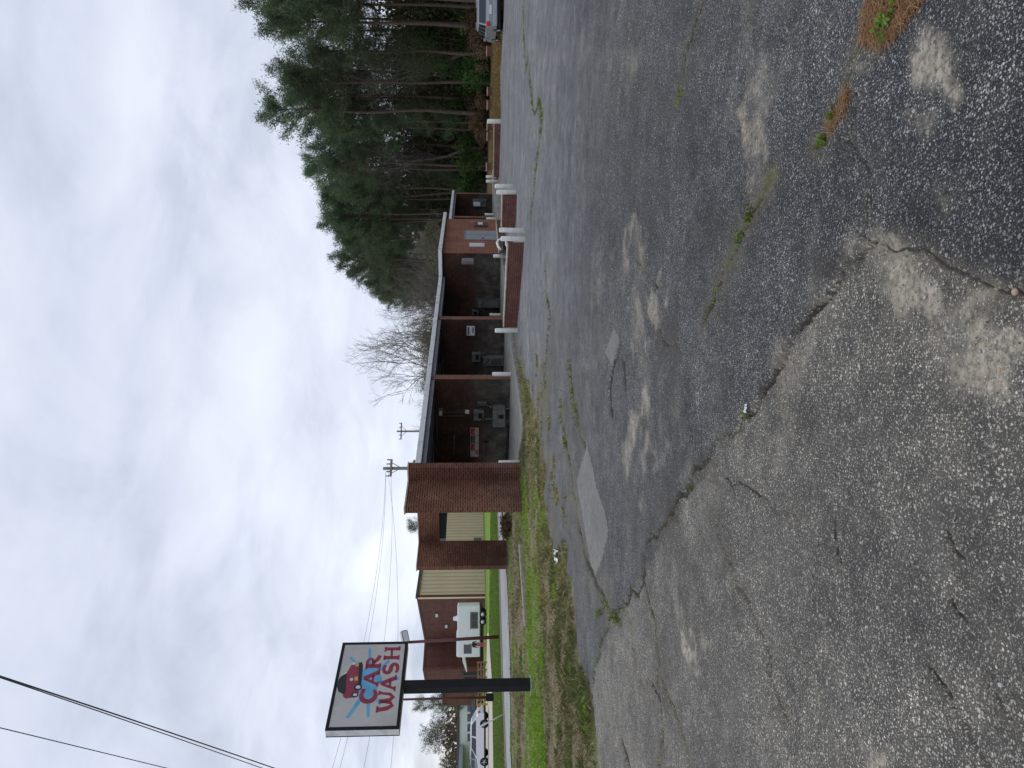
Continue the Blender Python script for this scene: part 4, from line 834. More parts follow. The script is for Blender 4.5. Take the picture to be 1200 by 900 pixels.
def lightpole(u, vb, utop, vtop, label, base=False, lamp=True, rr=.07):
    q = gp(u, vb); top = at(utop, vtop, q.y) - q; e = empty('light_pole', q); tag(e, label, 'light pole')
    MB().tube([(0, 0, -.3), tuple(top)], [rr, rr * .8], 10).build('pole', MATS['maroon_pole'], e, True)
    if base: MB().bbox(-.2, .2, -.2, .2, -.2, .55, .03).build('base', MATS['black_metal'], e)
    if lamp:
        lm = MB().bbox(-.33, .33, -.22, .22, -.05, .32, .06).build('lamp_head', MATS['steel_grey'], e); lm.location = top + Vector((.33, 0, 0)); lm.rotation_euler = (R(20), R(-14), .4)
        MB().bbox(-.27, .27, -.235, -.222, 0, .26, .01).build('lens', MATS['plastic_white'], lm)
    return e
lightpole(154, 585.5, 147.2, 477, 'slim maroon pole with a square flood lamp in front of the trailer', rr=.10)
lightpole(83, 579, 79, 420, 'slim maroon pole on a black base block behind the sign post', True, True, .085)
q = gp(64.4, 590.5); tp = at(47, 560, q.y - .4); gg = MB().tube([tuple(q - Vector((0, 0, .1))), tuple(tp)], .032, 8).build('guy_wire_guard', MATS['plastic_white'], None, True); tag(gg, 'slanting white guy wire guard on the lawn by the white car', 'guy guard')

# ------------------------------------------------------------------ cars
def car(name, label, loc_, rz, body, Ln=4.6, Wd=1.8, prof=None, gh=None, wb=(-1.38, 1.38), wr=.34, cat='car', suv=False):
    e = empty(name, loc_, rz); tag(e, label, cat); hw = Wd / 2
    def loft(profile, inset, nm, m, par):
        """side profile carried over the width with rounded shoulders"""
        bm = bmesh.new(); rows = []
        for yy, k_ in ((-hw, inset), (-hw * .93, inset * .25), (-hw * .6, 0), (hw * .6, 0), (hw * .93, inset * .25), (hw, inset)):
            cx_ = sum(p_[0] for p_ in profile) / len(profile); cz_ = sum(p_[1] for p_ in profile) / len(profile)
            rows.append([bm.verts.new((cx_ + (x - cx_) * (1 - k_ * .5), yy, cz_ + (z_ - cz_) * (1 - k_))) for x, z_ in profile])
        n_ = len(profile)
        for r0, r1 in zip(rows[:-1], rows[1:]):
            for i in range(n_): bm.faces.new((r0[i], r0[(i + 1) % n_], r1[(i + 1) % n_], r1[i]))
        bm.faces.new(rows[0][::-1]); bm.faces.new(rows[-1]); bm.verts.index_update()
        mb = MB(); mb.add([v.co for v in bm.verts], [[v.index for v in f.verts] for f in bm.faces]); bm.free()
        return mb.build(nm, m, par, False)
    bd = loft(prof, .10, 'body', body, e)
    # cabin: tapered greenhouse
    mb = MB(); n_ = len(gh); ty = lambda z_: hw * (.94 - .20 * (z_ - gh[0][1]) / max(.01, max(p_[1] for p_ in gh) - gh[0][1]))
    mb.add([(x, -ty(z_), z_) for x, z_ in gh] + [(x, ty(z_), z_) for x, z_ in gh], [tuple(range(n_)), tuple(range(n_, 2 * n_))[::-1]] + [(i, n_ + i, n_ + (i + 1) % n_, (i + 1) % n_) for i in range(n_)])
    cabn = mb.build('cabin', body, e)
    # glass set a few mm proud
    (x0, z0_), (x1, z1), (x2, z2), (x3, z3) = gh[0], gh[1], gh[-2], gh[-1]
    def glass(nm, pts_): MB().add(pts_, [tuple(range(len(pts_)))]).build(nm, MATS['car_glass'], cabn)
    def li(a_, b_, f_): return (a_[0] + (b_[0] - a_[0]) * f_, a_[1] + (b_[1] - a_[1]) * f_)
    for sg in (-1, 1):
        lo0, lo1, hi0, hi1 = li(gh[0], gh[1], .10), li(gh[-1], gh[-2], .10), li(gh[0], gh[1], .86), li(gh[-1], gh[-2], .86)
        nseg = 3 if suv else 2
        for k_ in range(nseg):
            f0, f1 = k_ / nseg + .025, (k_ + 1) / nseg - .025
            q_ = [li(lo0, lo1, f0), li(lo0, lo1, f1), li(hi0, hi1, f1), li(hi0, hi1, f0)]
            q_ = [(p_[0] * .965 + .035 * (x0 + x3) / 2, p_[1]) for p_ in q_]
            glass('side_window', [(p_[0], sg * (ty(p_[1]) + .006), p_[1]) for p_ in q_])
    for (pa, pb, nm) in ((gh[0], gh[1], 'rear_window'), (gh[-1], gh[-2], 'windscreen')):
        a_, b_ = li(pa, pb, .10), li(pa, pb, .88); off = -.008 if pa is gh[0] else .008
        glass(nm, [(a_[0] + off, -ty(a_[1]) * .9, a_[1]), (a_[0] + off, ty(a_[1]) * .9, a_[1]), (b_[0] + off, ty(b_[1]) * .9, b_[1]), (b_[0] + off, -ty(b_[1]) * .9, b_[1])])
    for wx in wb:
        for sg in (-1, 1):
            MB().lathe([(wr * 1.16, -.02), (wr * 1.16, .012)], 20, (wx, sg * (hw * .965), wr * 1.03), axis='y').build('wheel_arch', MATS['black_rubber'], e)
            wh = empty('wheel', (wx, sg * (hw - .085), wr)); wh.parent = e
            MB().lathe([(wr * .6, -.1), (wr * .94, -.1), (wr, -.07), (wr, .07), (wr * .94, .1), (wr * .6, .1)], 22, axis='y').build('tyre', MATS['black_rubber'], wh, True)
            rm_ = MB().lathe([(wr * .64, -.095), (wr * .6, -.06), (wr * .15, -.07), (wr * .15, .07), (wr * .6, .06), (wr * .64, .095)], 22, axis='y')
            for k_ in range(5):
                t_ = 2 * math.pi * k_ / 5
                for s2_ in (-1, 1): rm_.tube([(0, s2_ * .09, 0), (math.cos(t_) * wr * .6, s2_ * .098, math.sin(t_) * wr * .6)], .03, 5)
            rm_.build('rim', MATS['chrome'], wh)
    xr, xf = min(p_[0] for p_ in prof), max(p_[0] for p_ in prof)
    MB().bbox(xr - .02, xf + .02, -hw * .93, hw * .93, .2, .34, .03).build('sill', MATS['black_metal'], e)
    return e, hw, xr, xf
def sed(L_): return [(-L_ / 2, .42), (-L_ / 2 + .03, .75), (-L_ / 2 + .1, .92), (-L_ / 2 + .5, .98), (L_ / 2 - 1.35, .96), (L_ / 2 - .5, .84), (L_ / 2 - .08, .70), (L_ / 2, .5), (L_ / 2 - .05, .32), (-L_ / 2 + .08, .32)]
q = Vector((p3(34, 63)[0], 63, 0)); q.z = gf(q.x) + .06
e, hw, xr, xf = car('parked_car', 'white four door car parked on pale pavement beyond the lawn', q, R(184), MATS['car_white'], 5.0, 1.85, sed(5.0), [(-2.15, .97), (-1.45, 1.42), (-.6, 1.49), (.35, 1.46), (1.25, .95)], (-1.6, 1.45), .35)
for sg in (-1, 1):
    MB().bbox(xr - .015, xr + .12, min(sg * .5, sg * .86), max(sg * .5, sg * .86), .68, .84, .02).build('tail_lamp', MATS['red_lamp'], e); MB().bbox(xf - .28, xf - .06, min(sg * .5, sg * .84), max(sg * .5, sg * .84), .62, .76, .02).build('headlight', MATS['chrome'], e)
    MB().bbox(.85, 1.0, min(sg * .9, sg * 1.08), max(sg * .9, sg * 1.08), .95, 1.07, .03).build('mirror', MATS['car_white'], e)
    MB().box(-.22, -.205, min(sg * .90, sg * .905), max(sg * .90, sg * .905), .42, .95).build('door_seam', MATS['dark_grey'], e)
q = Vector((p3(63, 88)[0], 88, 0)); q.z = gf(q.x) + .06
e, hw, xr, xf = car('parked_car', 'dark blue car parked behind the white car by the pale low building', q, R(200), mat('car_navy', (0.03, 0.045, 0.07), .25), 4.4, 1.8, sed(4.4), [(-1.9, .97), (-1.5, 1.45), (-.5, 1.55), (.4, 1.50), (1.2, .95)], (-1.3, 1.3), .34)
q = Vector((p3(12, 84)[0], 84, 0)); q.z = gf(q.x) + .06
e, hw, xr, xf = car('parked_car', 'pale silver car parked under the blue roofed canopy', q, R(170), MATS['car_silver'], 4.4, 1.8, sed(4.4), [(-1.9, .97), (-1.5, 1.45), (-.5, 1.55), (.4, 1.50), (1.2, .95)], (-1.3, 1.3), .34)
# silver SUV, rear towards us, cut by the picture's edge
q = Vector((p3(853, 46)[0] + 2.75, 49.0, 0)); q.z = gf(q.x) - .02
suvp = [(-2.35, .5), (-2.36, .95), (-2.32, 1.08), (1.0, 1.10), (1.7, 1.05), (2.25, .88), (2.35, .6), (2.3, .42), (-2.3, .42)]
e, hw, xr, xf = car('parked_suv', 'silver estate car seen from behind at the edge of the woods', q, R(77), MATS['car_silver'], 4.7, 1.95, suvp, [(-2.30, 1.09), (-2.05, 1.62), (-1.7, 1.70), (.1, 1.68), (.95, 1.08)], (-1.4, 1.4), .37, suv=True)
for sg in (-1, 1):
    MB().bbox(xr - .03, xr + .15, min(sg * .68, sg * .95), max(sg * .68, sg * .95), .85, 1.10, .02).build('tail_lamp', MATS['red_lamp'], e); MB().bbox(1.0, 1.15, min(sg * .97, sg * 1.15), max(sg * .97, sg * 1.15), 1.05, 1.22, .03).build('mirror', MATS['car_silver'], e)
    MB().tube([(-1.8, sg * .66, 1.735), (.0, sg * .66, 1.725)], .025, 6).build('roof_rail', MATS['chrome'], e)
MB().bbox(xr - .12, xr + .1, -.95, .95, .42, .66, .04).build('bumper', MATS['car_silver'], e); MB().bbox(xr - .05, xr - .02, -.27, .27, .76, .92, .01).build('number_plate', MATS['plastic_white'], e)
MB().bbox(xr - .03, xr + .2, -.85, .85, .3, .42, .02).build('valance', MATS['black_metal'], e)

# ------------------------------------------------------------------ far white building with canopy
q = Vector((p3(-40, 120)[0], 120, 0)); fb = empty('pale_low_building', (q.x, q.y, gf(q.x)), R(-2)); tag(fb, 'long low pale building with a blue grey canopy far behind the white car', 'building')
MB().box(0, 17.5, 0, 8, -.5, 3.4).build('wall', MATS['wall_white'], fb); MB().bbox(-.4, 17.9, -.3, 8.3, 3.403, 3.75, .03).build('roof', MATS['dark_grey'], fb)
MB().bbox(-12, 9.5, -7, -.05, 2.75, 3.35, .03).build('canopy', MATS['roof_blue'], fb)
for i in range(6): MB().tube([(-11.5 + i * 4, -6.7, -.4), (-11.5 + i * 4, -6.7, 2.76)], .09, 8).build('canopy_post', MATS['wall_white'], fb)
for i in range(5):
    o = MB().bbox(-.6, .6, -.07, -.003, 1.0, 2.1, .01).build('window', MATS['car_glass'], fb); o.location = (10.6 + i * 1.6, 0, 0)
MB().box(-12, 0, .5, 6, -.5, 2.6).build('shed', MATS['car_navy'], fb)

# ------------------------------------------------------------------ utility poles and wires
def upole(u, vtop, y, cw, rz, label, transf=False):
    top = at(u, vtop, y); b0 = gf(top.x); h = top.z - b0; e = empty('utility_pole', (top.x, y, b0), rz); tag(e, label, 'utility pole')
    MB().tube([(0, 0, -.5), (0, 0, h)], [.19, .13], 10).build('pole', MATS['pole_wood'], e, True)
    MB().bbox(-cw, cw, -.2, -.08, h - .75, h - .57, .01).build('crossarm', MATS['pole_wood'], e)
    for x in (-cw * .95, -cw * .45, cw * .45, cw * .95): MB().lathe([(.04, h - .57), (.07, h - .48), (.04, h - .42), (.06, h - .34), (.02, h - .28)], 8, (x, -.14, 0)).build('insulator', MATS['panel_grey'], e)
    for s_ in (-1, 1): MB().tube([(s_ * cw * .6, -.1, h - .7), (0, -.1, h - 1.5)], .03, 6).build('brace', MATS['steel_grey'], e)
    if transf:
        tf = MB().lathe([(.22, h - 3.6), (.27, h - 3.5), (.27, h - 2.5), (.2, h - 2.4)], 14, (.42, -.1, 0)).build('transformer', MATS['steel_grey'], e, True); MB().lathe([(.04, h - 2.4), (.06, h - 2.25), (.03, h - 2.05)], 8, (.42, -.1, 0)).build('bushing', MATS['panel_grey'], tf)
        MB().bbox(-.7, -.15, -.3, .1, h - 4.1, h - 3.1, .03).build('junction_box', mat('rust_box', (0.33, 0.15, 0.08), .7), e)
    return e
upole(351, 449, 62, .75, .5, 'wooden utility pole with transformer rising behind the tall brick pier', True)
upole(394.5, 465, 111, 1.25, .3, 'distant wooden utility pole with a crossarm beyond the car wash roof')
def wire(p_, q_, sag, label, r=.012, n=24):
    p_, q_ = Vector(p_), Vector(q_)
    o = MB().tube([tuple(p_.lerp(q_, i / n) - Vector((0, 0, 4 * sag * (i / n) * (1 - i / n)))) for i in range(n + 1)], r, 5).build('overhead_wire', MATS['wire']); tag(o, label, 'wire', 'overhead wires'); return o
wire(at(150, -130, 9.5), at(-75, 505, 30), .25, 'upper wire of the thick dark pair crossing the sky above the sign', .009)
wire(at(148, -124, 9.3), at(-75, 520, 29.5), .32, 'lower wire of the thick dark pair crossing the sky above the sign', .012)
wire(at(100, -220, 9), at(-70, 475, 30), .1, 'single thin wire nearer the sky corner than the dark pair', .008)
for k_, (a_, b_, c_, d_) in enumerate([((-60, 372), (351, 452), 40, 62), ((-60, 382), (346, 452), 41, 62), ((-60, 452), (357, 453), 42, 62), ((-60, 414), (349, 458), 42, 62), ((-20, 560), (62, 518), 110, 140)]):
    wire(at(a_[0], a_[1], c_), at(b_[0], b_[1], d_), .8, ['faint wire passing behind the top of the CAR WASH board', 'faint wire running low behind the CAR WASH board', 'lowest faint wire running behind the CAR WASH board', 'faint wire behind the middle of the CAR WASH board', 'faint wire beside the bare budding tree'][k_], .009)

# ------------------------------------------------------------------ trees
def tubes_np(segs, n=4):
    """segs: list of (p0,p1,r0,r1) -> V,F quads"""
    a = np.array([s_[0] for s_ in segs], float); b = np.array([s_[1] for s_ in segs], float); r0 = np.array([s_[2] for s_ in segs]); r1 = np.array([s_[3] for s_ in segs])
    d = b - a; d /= np.maximum(np.linalg.norm(d, axis=1, keepdims=True), 1e-9)
    ref = np.where(np.abs(d[:, 2:3]) < .9, np.array([[0, 0, 1.]]), np.array([[1., 0, 0]])); e1 = np.cross(d, ref); e1 /= np.linalg.norm(e1, axis=1, keepdims=True); e2 = np.cross(d, e1)
    V = []; 
    for base, r_ in ((a, r0), (b, r1)):
        for j in range(n):
            t_ = 2 * math.pi * j / n; V.append(base + (e1 * math.cos(t_) + e2 * math.sin(t_)) * r_[:, None])
    V = np.stack(V, 1).reshape(-1, 3); o = (np.arange(len(segs)) * 2 * n)[:, None]
    F_ = np.concatenate([o + np.array([[j, (j + 1) % n, n + (j + 1) % n, n + j]]) for j in range(n)], 0)
    return V, F_
def leaves_np(C, size, rng_, n, elong=6.0, spread=None, up_=0.2):
    """n slim leaf quads round every centre C (m,3)"""
    m_ = len(C); d = rng_.normal(size=(m_ * n, 3)); d[:, 2] += up_; d /= np.linalg.norm(d, axis=1, keepdims=True)
    s_ = size * rng_.uniform(.6, 1.25, (m_ * n, 1)); c = np.repeat(C, n, 0) + (rng_.normal(size=(m_ * n, 3)) * spread if spread else 0)
    w_ = np.cross(d, rng_.normal(size=(m_ * n, 3))); w_ /= np.linalg.norm(w_, axis=1, keepdims=True); w_ *= s_ / elong
    p1 = c + d * s_ * .45 + w_; p2 = c + d * s_; p3_ = c + d * s_ * .45 - w_
    V = np.stack([c, p1, p2, p3_], 1).reshape(-1, 3); F_ = np.arange(len(V)).reshape(-1, 4); return V, F_
def leafmat(name, c1, c2, c3, trans=.25):
    m = bpy.data.materials.new(name); m.use_nodes = True; t = m.node_tree; p = t.nodes['Principled BSDF']
    ob = N(t, 'ShaderNodeTexCoord').outputs['Object']; oi = N(t, 'ShaderNodeObjectInfo')
    c = ramp(t, noise(t, ob, .55, 5, .65), [(.3, c1), (.5, c2), (.72, c3)])
    hs_ = N(t, 'ShaderNodeHueSaturation'); L(t, c, hs_.inputs['Color']); L(t, M(t, 'ADD', .72, M(t, 'MULTIPLY', oi.outputs['Random'], .56)), hs_.inputs['Value']); L(t, M(t, 'ADD', .475, M(t, 'MULTIPLY', oi.outputs['Random'], .045)), hs_.inputs['Hue'])
    L(t, hs_.outputs[0], p.inputs['Base Color']); p.inputs['Roughness'].default_value = .7; p.inputs['Specular IOR Level'].default_value = .2
    tr_ = N(t, 'ShaderNodeBsdfTranslucent'); L(t, hs_.outputs[0], tr_.inputs[0]); mx = N(t, 'ShaderNodeMixShader'); mx.inputs[0].default_value = trans
    L(t, p.outputs[0], mx.inputs[1]); L(t, tr_.outputs[0], mx.inputs[2]); L(t, mx.outputs[0], t.nodes['Material Output'].inputs[0]); MATS[name] = m; return m
leafmat('pine_needles', (0.062, 0.098, 0.060), (0.110, 0.158, 0.082), (0.175, 0.215, 0.10), .45)
leafmat('shrub_leaves', (0.035, 0.065, 0.018), (0.065, 0.115, 0.030), (0.11, 0.16, 0.045))
leafmat('under_leaves', (0.055, 0.055, 0.028), (0.085, 0.092, 0.038), (0.125, 0.115, 0.055))
leafmat('dead_leaves', (0.09, 0.06, 0.035), (0.15, 0.10, 0.055), (0.21, 0.15, 0.08))
leafmat('buds', (0.14, 0.14, 0.09), (0.20, 0.20, 0.12), (0.27, 0.26, 0.16))
def pine_mesh(seed, h, crown=.42, dens=1.0):
    r_ = np.random.default_rng(seed); segs = []; x = np.zeros(3); lean = r_.normal(0, .012, 2); pts = []
    n_ = 14
    for i in range(n_ + 1): pts.append(np.array([lean[0] * h * i / n_ + .12 * math.sin(i * .7 + seed), lean[1] * h * i / n_ + .12 * math.cos(i * .9 + seed), h * i / n_ - (.4 if i == 0 else 0)]))
    rad = lambda f: .235 * (1 - f) ** .75 * h / 24 + .02
    for i in range(n_): segs.append((pts[i], pts[i + 1], rad(i / n_), rad((i + 1) / n_)))
    at_ = lambda f: pts[min(int(f * n_), n_ - 1)] + (pts[min(int(f * n_), n_ - 1) + 1] - pts[min(int(f * n_), n_ - 1)]) * (f * n_ - min(int(f * n_), n_ - 1))
    tw, C = [], []
    nb_ = int(46 * dens)
    for k in range(nb_):
        f = 1 - crown * (1 - ((k + r_.random()) / nb_)) ** 1.15
        f = min(f, .985); rel = (f - (1 - crown)) / crown
        prof = (math.sin(math.pi * min(1, .18 + rel * .78)) ** .8); ln = h * .17 * (.35 + .65 * prof) * r_.uniform(.55, 1.25)
        az = r_.uniform(0, 2 * math.pi); el = R(r_.uniform(-8, 25) + 40 * rel); d = np.array([math.cos(az) * math.cos(el), math.sin(az) * math.cos(el), math.sin(el)])
        p0_ = at_(f); q = p0_; steps = 4
        for s_ in range(steps):
            d2 = d + np.array([0, 0, .12 * s_]) + r_.normal(0, .12, 3); d2 /= np.linalg.norm(d2); nq = q + d2 * ln / steps
            tw.append((q, nq, .06 * (1 - s_ / steps) * h / 24 + .012, .06 * (1 - (s_ + 1) / steps) * h / 24 + .010))
            if s_ >= 1:
                for _ in range(4 if s_ > 1 else 2):
                    e = d2 + r_.normal(0, .75, 3); e /= np.linalg.norm(e); t2 = nq + e * ln * r_.uniform(.12, .30); tw.append((nq, t2, .016, .008)); C.append(t2); C.append((nq + t2) / 2 + r_.normal(0, .1, 3))
            q = nq
        C.append(q)
    for k in range(int(7 * dens)):           # dead stubs under the crown
        f = r_.uniform(.12, 1 - crown); az = r_.uniform(0, 6.28); d = np.array([math.cos(az), math.sin(az), r_.uniform(-.2, .3)]); ln = r_.uniform(.5, 2.2); p0_ = at_(f); tw.append((p0_, p0_ + d * ln, .03, .008))
    Vt, Ft = tubes_np(segs, 8); trunk = npmesh('trunk', Vt, Ft, MATS['bark_pine'], True)
    Vb, Fb = tubes_np(tw, 3); br = npmesh('branches', Vb, Fb, MATS['bark_pine'], True)
    Vl, Fl = leaves_np(np.array(C), .44 * h / 24, r_, 13, 13.0, .25, .25); cr = npmesh('crown', Vl, Fl, MATS['pine_needles'])
    return [('trunk', trunk), ('branches', br), ('crown', cr)]
def bare_mesh(seed, h, levels=5, spread=.55, fork=(2, 4), trunk_f=.22, bark='bark_grey', leafm=None, nl=2, leafs=.2, rr=.016, minr=.011):
    r_ = np.random.default_rng(seed); segs, tw, C = [], [], []
    def grow(p_, d, ln, rad, lv):
        q = p_; st = 3 if lv < 3 else 2
        for s_ in range(st):
            d = d + r_.normal(0, .10, 3) + np.array([0, 0, .05]); d /= np.linalg.norm(d); nq = q + d * ln / st; r1 = max(minr, rad * (1 - .45 * (s_ + 1) / st))
            (segs if lv == 0 else tw).append((q, nq, max(minr, rad * (1 - .45 * s_ / st)), r1)); q = nq
            if lv >= 1 and lv < levels and s_ < st - 1 and r_.random() < .75:
                e = d + r_.normal(0, spread, 3); e /= np.linalg.norm(e); grow(q, e, ln * r_.uniform(.45, .7), r1 * .55, lv + 1)
        if lv >= levels: C.append(q); return
        for _ in range(r_.integers(fork[0], fork[1] + 1)):
            e = d + r_.normal(0, spread, 3) + np.array([0, 0, .12]); e /= np.linalg.norm(e); grow(q, e, ln * r_.uniform(.6, .85), rad * .55 * r_.uniform(.8, 1.1), lv + 1)
    grow(np.array([0, 0, -.3]), np.array([0, 0, 1.]), h * trunk_f, h * rr, 0)
    allv = np.array([s_[1] for s_ in segs + tw]); k = h / max(allv[:, 2].max(), 1e-3)
    sc_ = lambda L_: [(a_ * k, b_ * k, c_, d_) for a_, b_, c_, d_ in L_]
    Vt, Ft = tubes_np(sc_(segs), 8); Vb, Fb = tubes_np(sc_(tw), 3)
    o = [('trunk', npmesh('trunk', Vt, Ft, MATS[bark], True)), ('crown' if not leafm else 'branches', npmesh('branches', Vb, Fb, MATS[bark], True))]
    if leafm:
        Vl, Fl = leaves_np(np.array(C) * k, leafs, r_, nl, 3.0, leafs * 1.2, .1); o.append(('crown', npmesh('crown', Vl, Fl, MATS[leafm])))
    return o
def bush_mesh(seed, h, wd, m='shrub_leaves', n=420, nl=9, ls=.26):
    r_ = np.random.default_rng(seed); C = []; tw = []
    stems = [np.array([r_.normal(0, wd * .18), r_.normal(0, wd * .18), 0]) for _ in range(4)]
    cl = [np.array([r_.normal(0, wd * .34), r_.normal(0, wd * .34), h * (.18 + .74 * r_.random())]) for _ in range(26)]
    for c in cl:
        rr_ = wd * .20 * r_.uniform(.6, 1.3); tw.append((stems[r_.integers(4)] * .4, c, .05, .015))
        for _ in range(n // 26): C.append(c + r_.normal(0, rr_ * .6, 3))
    C = np.array(C); C[:, 2] = np.abs(C[:, 2]); Vb, Fb = tubes_np([(s_ * .3 - np.array([0, 0, .2]), s_ * .6 + np.array([0, 0, h * .35]), .07, .05) for s_ in stems], 5); Vt, Ft = tubes_np(tw, 3)
    Vl, Fl = leaves_np(C, ls, r_, nl, 3.2, ls * .5, .2)
    V = np.concatenate([Vb, Vt]); F_ = np.concatenate([Fb, Ft + len(Vb)])
    return [('stem', npmesh('stem', V, F_, MATS['bark_grey'], True)), ('foliage', npmesh('foliage', Vl, Fl, MATS[m]))]
REG = lambda x, y: (lambda u: 'above the silver estate car' if u > 800 else 'behind the distant low brick wall' if u > 690 else 'behind the end wash bay' if u > 625 else 'behind the far wash bays')(450 + FPX * x / y)
def plant(name, parts, x, y, rz, sc_, label, cat, group, dz_=0.0):
    e = empty(name, (x, y, gf(x) + dz_), rz); e.scale = (sc_ * random.uniform(.92, 1.08), sc_ * random.uniform(.92, 1.08), sc_); tag(e, label, cat, group)
    for nm, me in parts:
        o = link(nm, me, e)
        if nm == 'branches': o['kind'] = 'stuff'
    return e
PINE = [pine_mesh(s_, 24, c_, d_) for s_, c_, d_ in ((1, .40, 1.0), (2, .34, .85), (3, .46, 1.05), (4, .38, .95), (5, .28, .75))]
YPINE = [pine_mesh(s_, 13, .72, 1.1) for s_ in (11, 12)]
BARE = [bare_mesh(s_, 16, 5, .50) for s_ in (21, 22, 23)]
TALLBARE = [bare_mesh(s_, 20, 5, .34, (2, 3), .38) for s_ in (31, 32)]
BUSH = [bush_mesh(41, 3.2, 3.0), bush_mesh(42, 4.5, 3.2), bush_mesh(43, 2.2, 2.8, 'dead_leaves'), bush_mesh(44, 6.0, 3.8)]
EDGE = [(64, 66), (44, 74), (38.5, 82), (36.5, 92), (32, 106), (26.5, 118), (23.5, 134), (22.5, 165), (22, 215)]
def along(pl, s_):
    pl = np.array(pl, float); cs = np.r_[0, np.cumsum(np.hypot(*np.diff(pl, axis=0).T))]; s_ = min(s_, cs[-1] - .01); i = np.searchsorted(cs, s_, 'right') - 1; f = (s_ - cs[i]) / (cs[i + 1] - cs[i]); d = pl[i + 1] - pl[i]; d = d / np.linalg.norm(d)
    return pl[i] + (pl[i + 1] - pl[i]) * f, np.array([d[1], -d[0]]) * 1.0
ELEN = float(np.sum(np.hypot(*np.diff(np.array(EDGE), axis=0).T)))
rr = random.Random(5)
LP = 'tall pine with bare lower trunk in the wood behind the car wash'
LB = 'leafless broadleaf tree among the pines in the wood'
for row, (off, sp_) in enumerate(((0, 4.0), (3.5, 4.2), (7.5, 4.6), (12.5, 5.6), (20, 7.0))):
    s_ = rr.uniform(0, 3)
    while s_ < ELEN:
        q, nrm = along(EDGE, s_); q = q + nrm * (off + rr.uniform(-1.8, 1.8)); x, y = q
        k = rr.random()
        if k < .60: plant('pine_tree', rr.choice(PINE), x, y, rr.uniform(0, 6.28), rr.uniform(.84, 1.10), 'tall pine with bare lower trunk in the wood ' + REG(x, y), 'tree', 'pines of the wood ' + REG(x, y))
        elif k < .84: plant('pine_tree', rr.choice(YPINE), x, y, rr.uniform(0, 6.28), rr.uniform(.8, 1.55), 'young bushy pine with low green branches ' + REG(x, y), 'tree', 'young pines ' + REG(x, y))
        else: plant('bare_tree', rr.choice(TALLBARE), x, y, rr.uniform(0, 6.28), rr.uniform(.7, 1.05), 'leafless broadleaf tree among the pines ' + REG(x, y), 'tree', 'bare trees ' + REG(x, y))
        s_ += sp_ * rr.uniform(.7, 1.3) * (1 + .6 * (y > 130))
for row, off in enumerate((-1.5, 2.0, 5.5, 10)):
    s_ = rr.uniform(0, 2)
    while s_ < ELEN * .8:
        q, nrm = along(EDGE, s_); q = q + nrm * (off + rr.uniform(-1.2, 1.2)); k = rr.choice((0, 1, 3, 2, 2, 1, 2))
        plant('woodland_shrub', BUSH[k], q[0], q[1], rr.uniform(0, 6.28), rr.uniform(.55, 1.1) * (1 + .2 * row), ['round green shrub under the pines ', 'tall green evergreen shrub under the pines ', 'brown withered shrub under the pines ', 'large dense evergreen bush under the pines '][k] + REG(*q), 'shrub', ['round green shrubs ', 'tall green shrubs ', 'withered shrubs ', 'large evergreen bushes '][k] + REG(*q))
        s_ += rr.uniform(3.5, 7.5)
# wood interior, read as one mass
r_ = np.random.default_rng(77); segs = []
for _ in range(1700):
    s_ = r_.uniform(0, ELEN); q, nrm = along(EDGE, s_); q = q + nrm * r_.uniform(6, 34); z0_ = gf(q[0]) - .2; hh_ = r_.uniform(6, 17); p0_ = np.array([q[0], q[1], z0_]); top = p0_ + np.array([r_.normal(0, .6), r_.normal(0, .6), hh_]); segs.append((p0_, top, .10, .03))
    for _k in range(7):
        f = r_.uniform(.2, 1); b_ = p0_ + (top - p0_) * f; segs.append((b_, b_ + np.array([r_.normal(0, 1.3), r_.normal(0, 1.3), r_.uniform(.2, 1.8)]), .03, .01))
V, F_ = tubes_np(segs, 3); o = link('wood_interior', npmesh('wood_interior', V, F_, MATS['bark_grey'], True)); tag(o, 'dense thicket of thin stems filling the wood behind the pines', 'thicket', kind='stuff')
Cc = []
for _ in range(30000):
    s_ = r_.uniform(0, ELEN); q, nrm = along(EDGE, s_); q = q + nrm * r_.uniform(5, 34); Cc.append((q[0], q[1], gf(q[0]) + min(abs(r_.normal(0, 8.5)), r_.uniform(9, 14))))
V, F_ = leaves_np(np.array(Cc), .55, r_, 8, 3.0, .8, .1); o = link('wood_understory', npmesh('wood_understory', V, F_, MATS['under_leaves'])); tag(o, 'dark evergreen undergrowth filling the wood behind the pines', 'undergrowth', kind='stuff')
q = gp(284, 600); plant('dry_shrub', BUSH[2], q.x, q.y, 1.0, .2, 'brown dry shrub between the two dark brick wing walls', 'shrub', None)
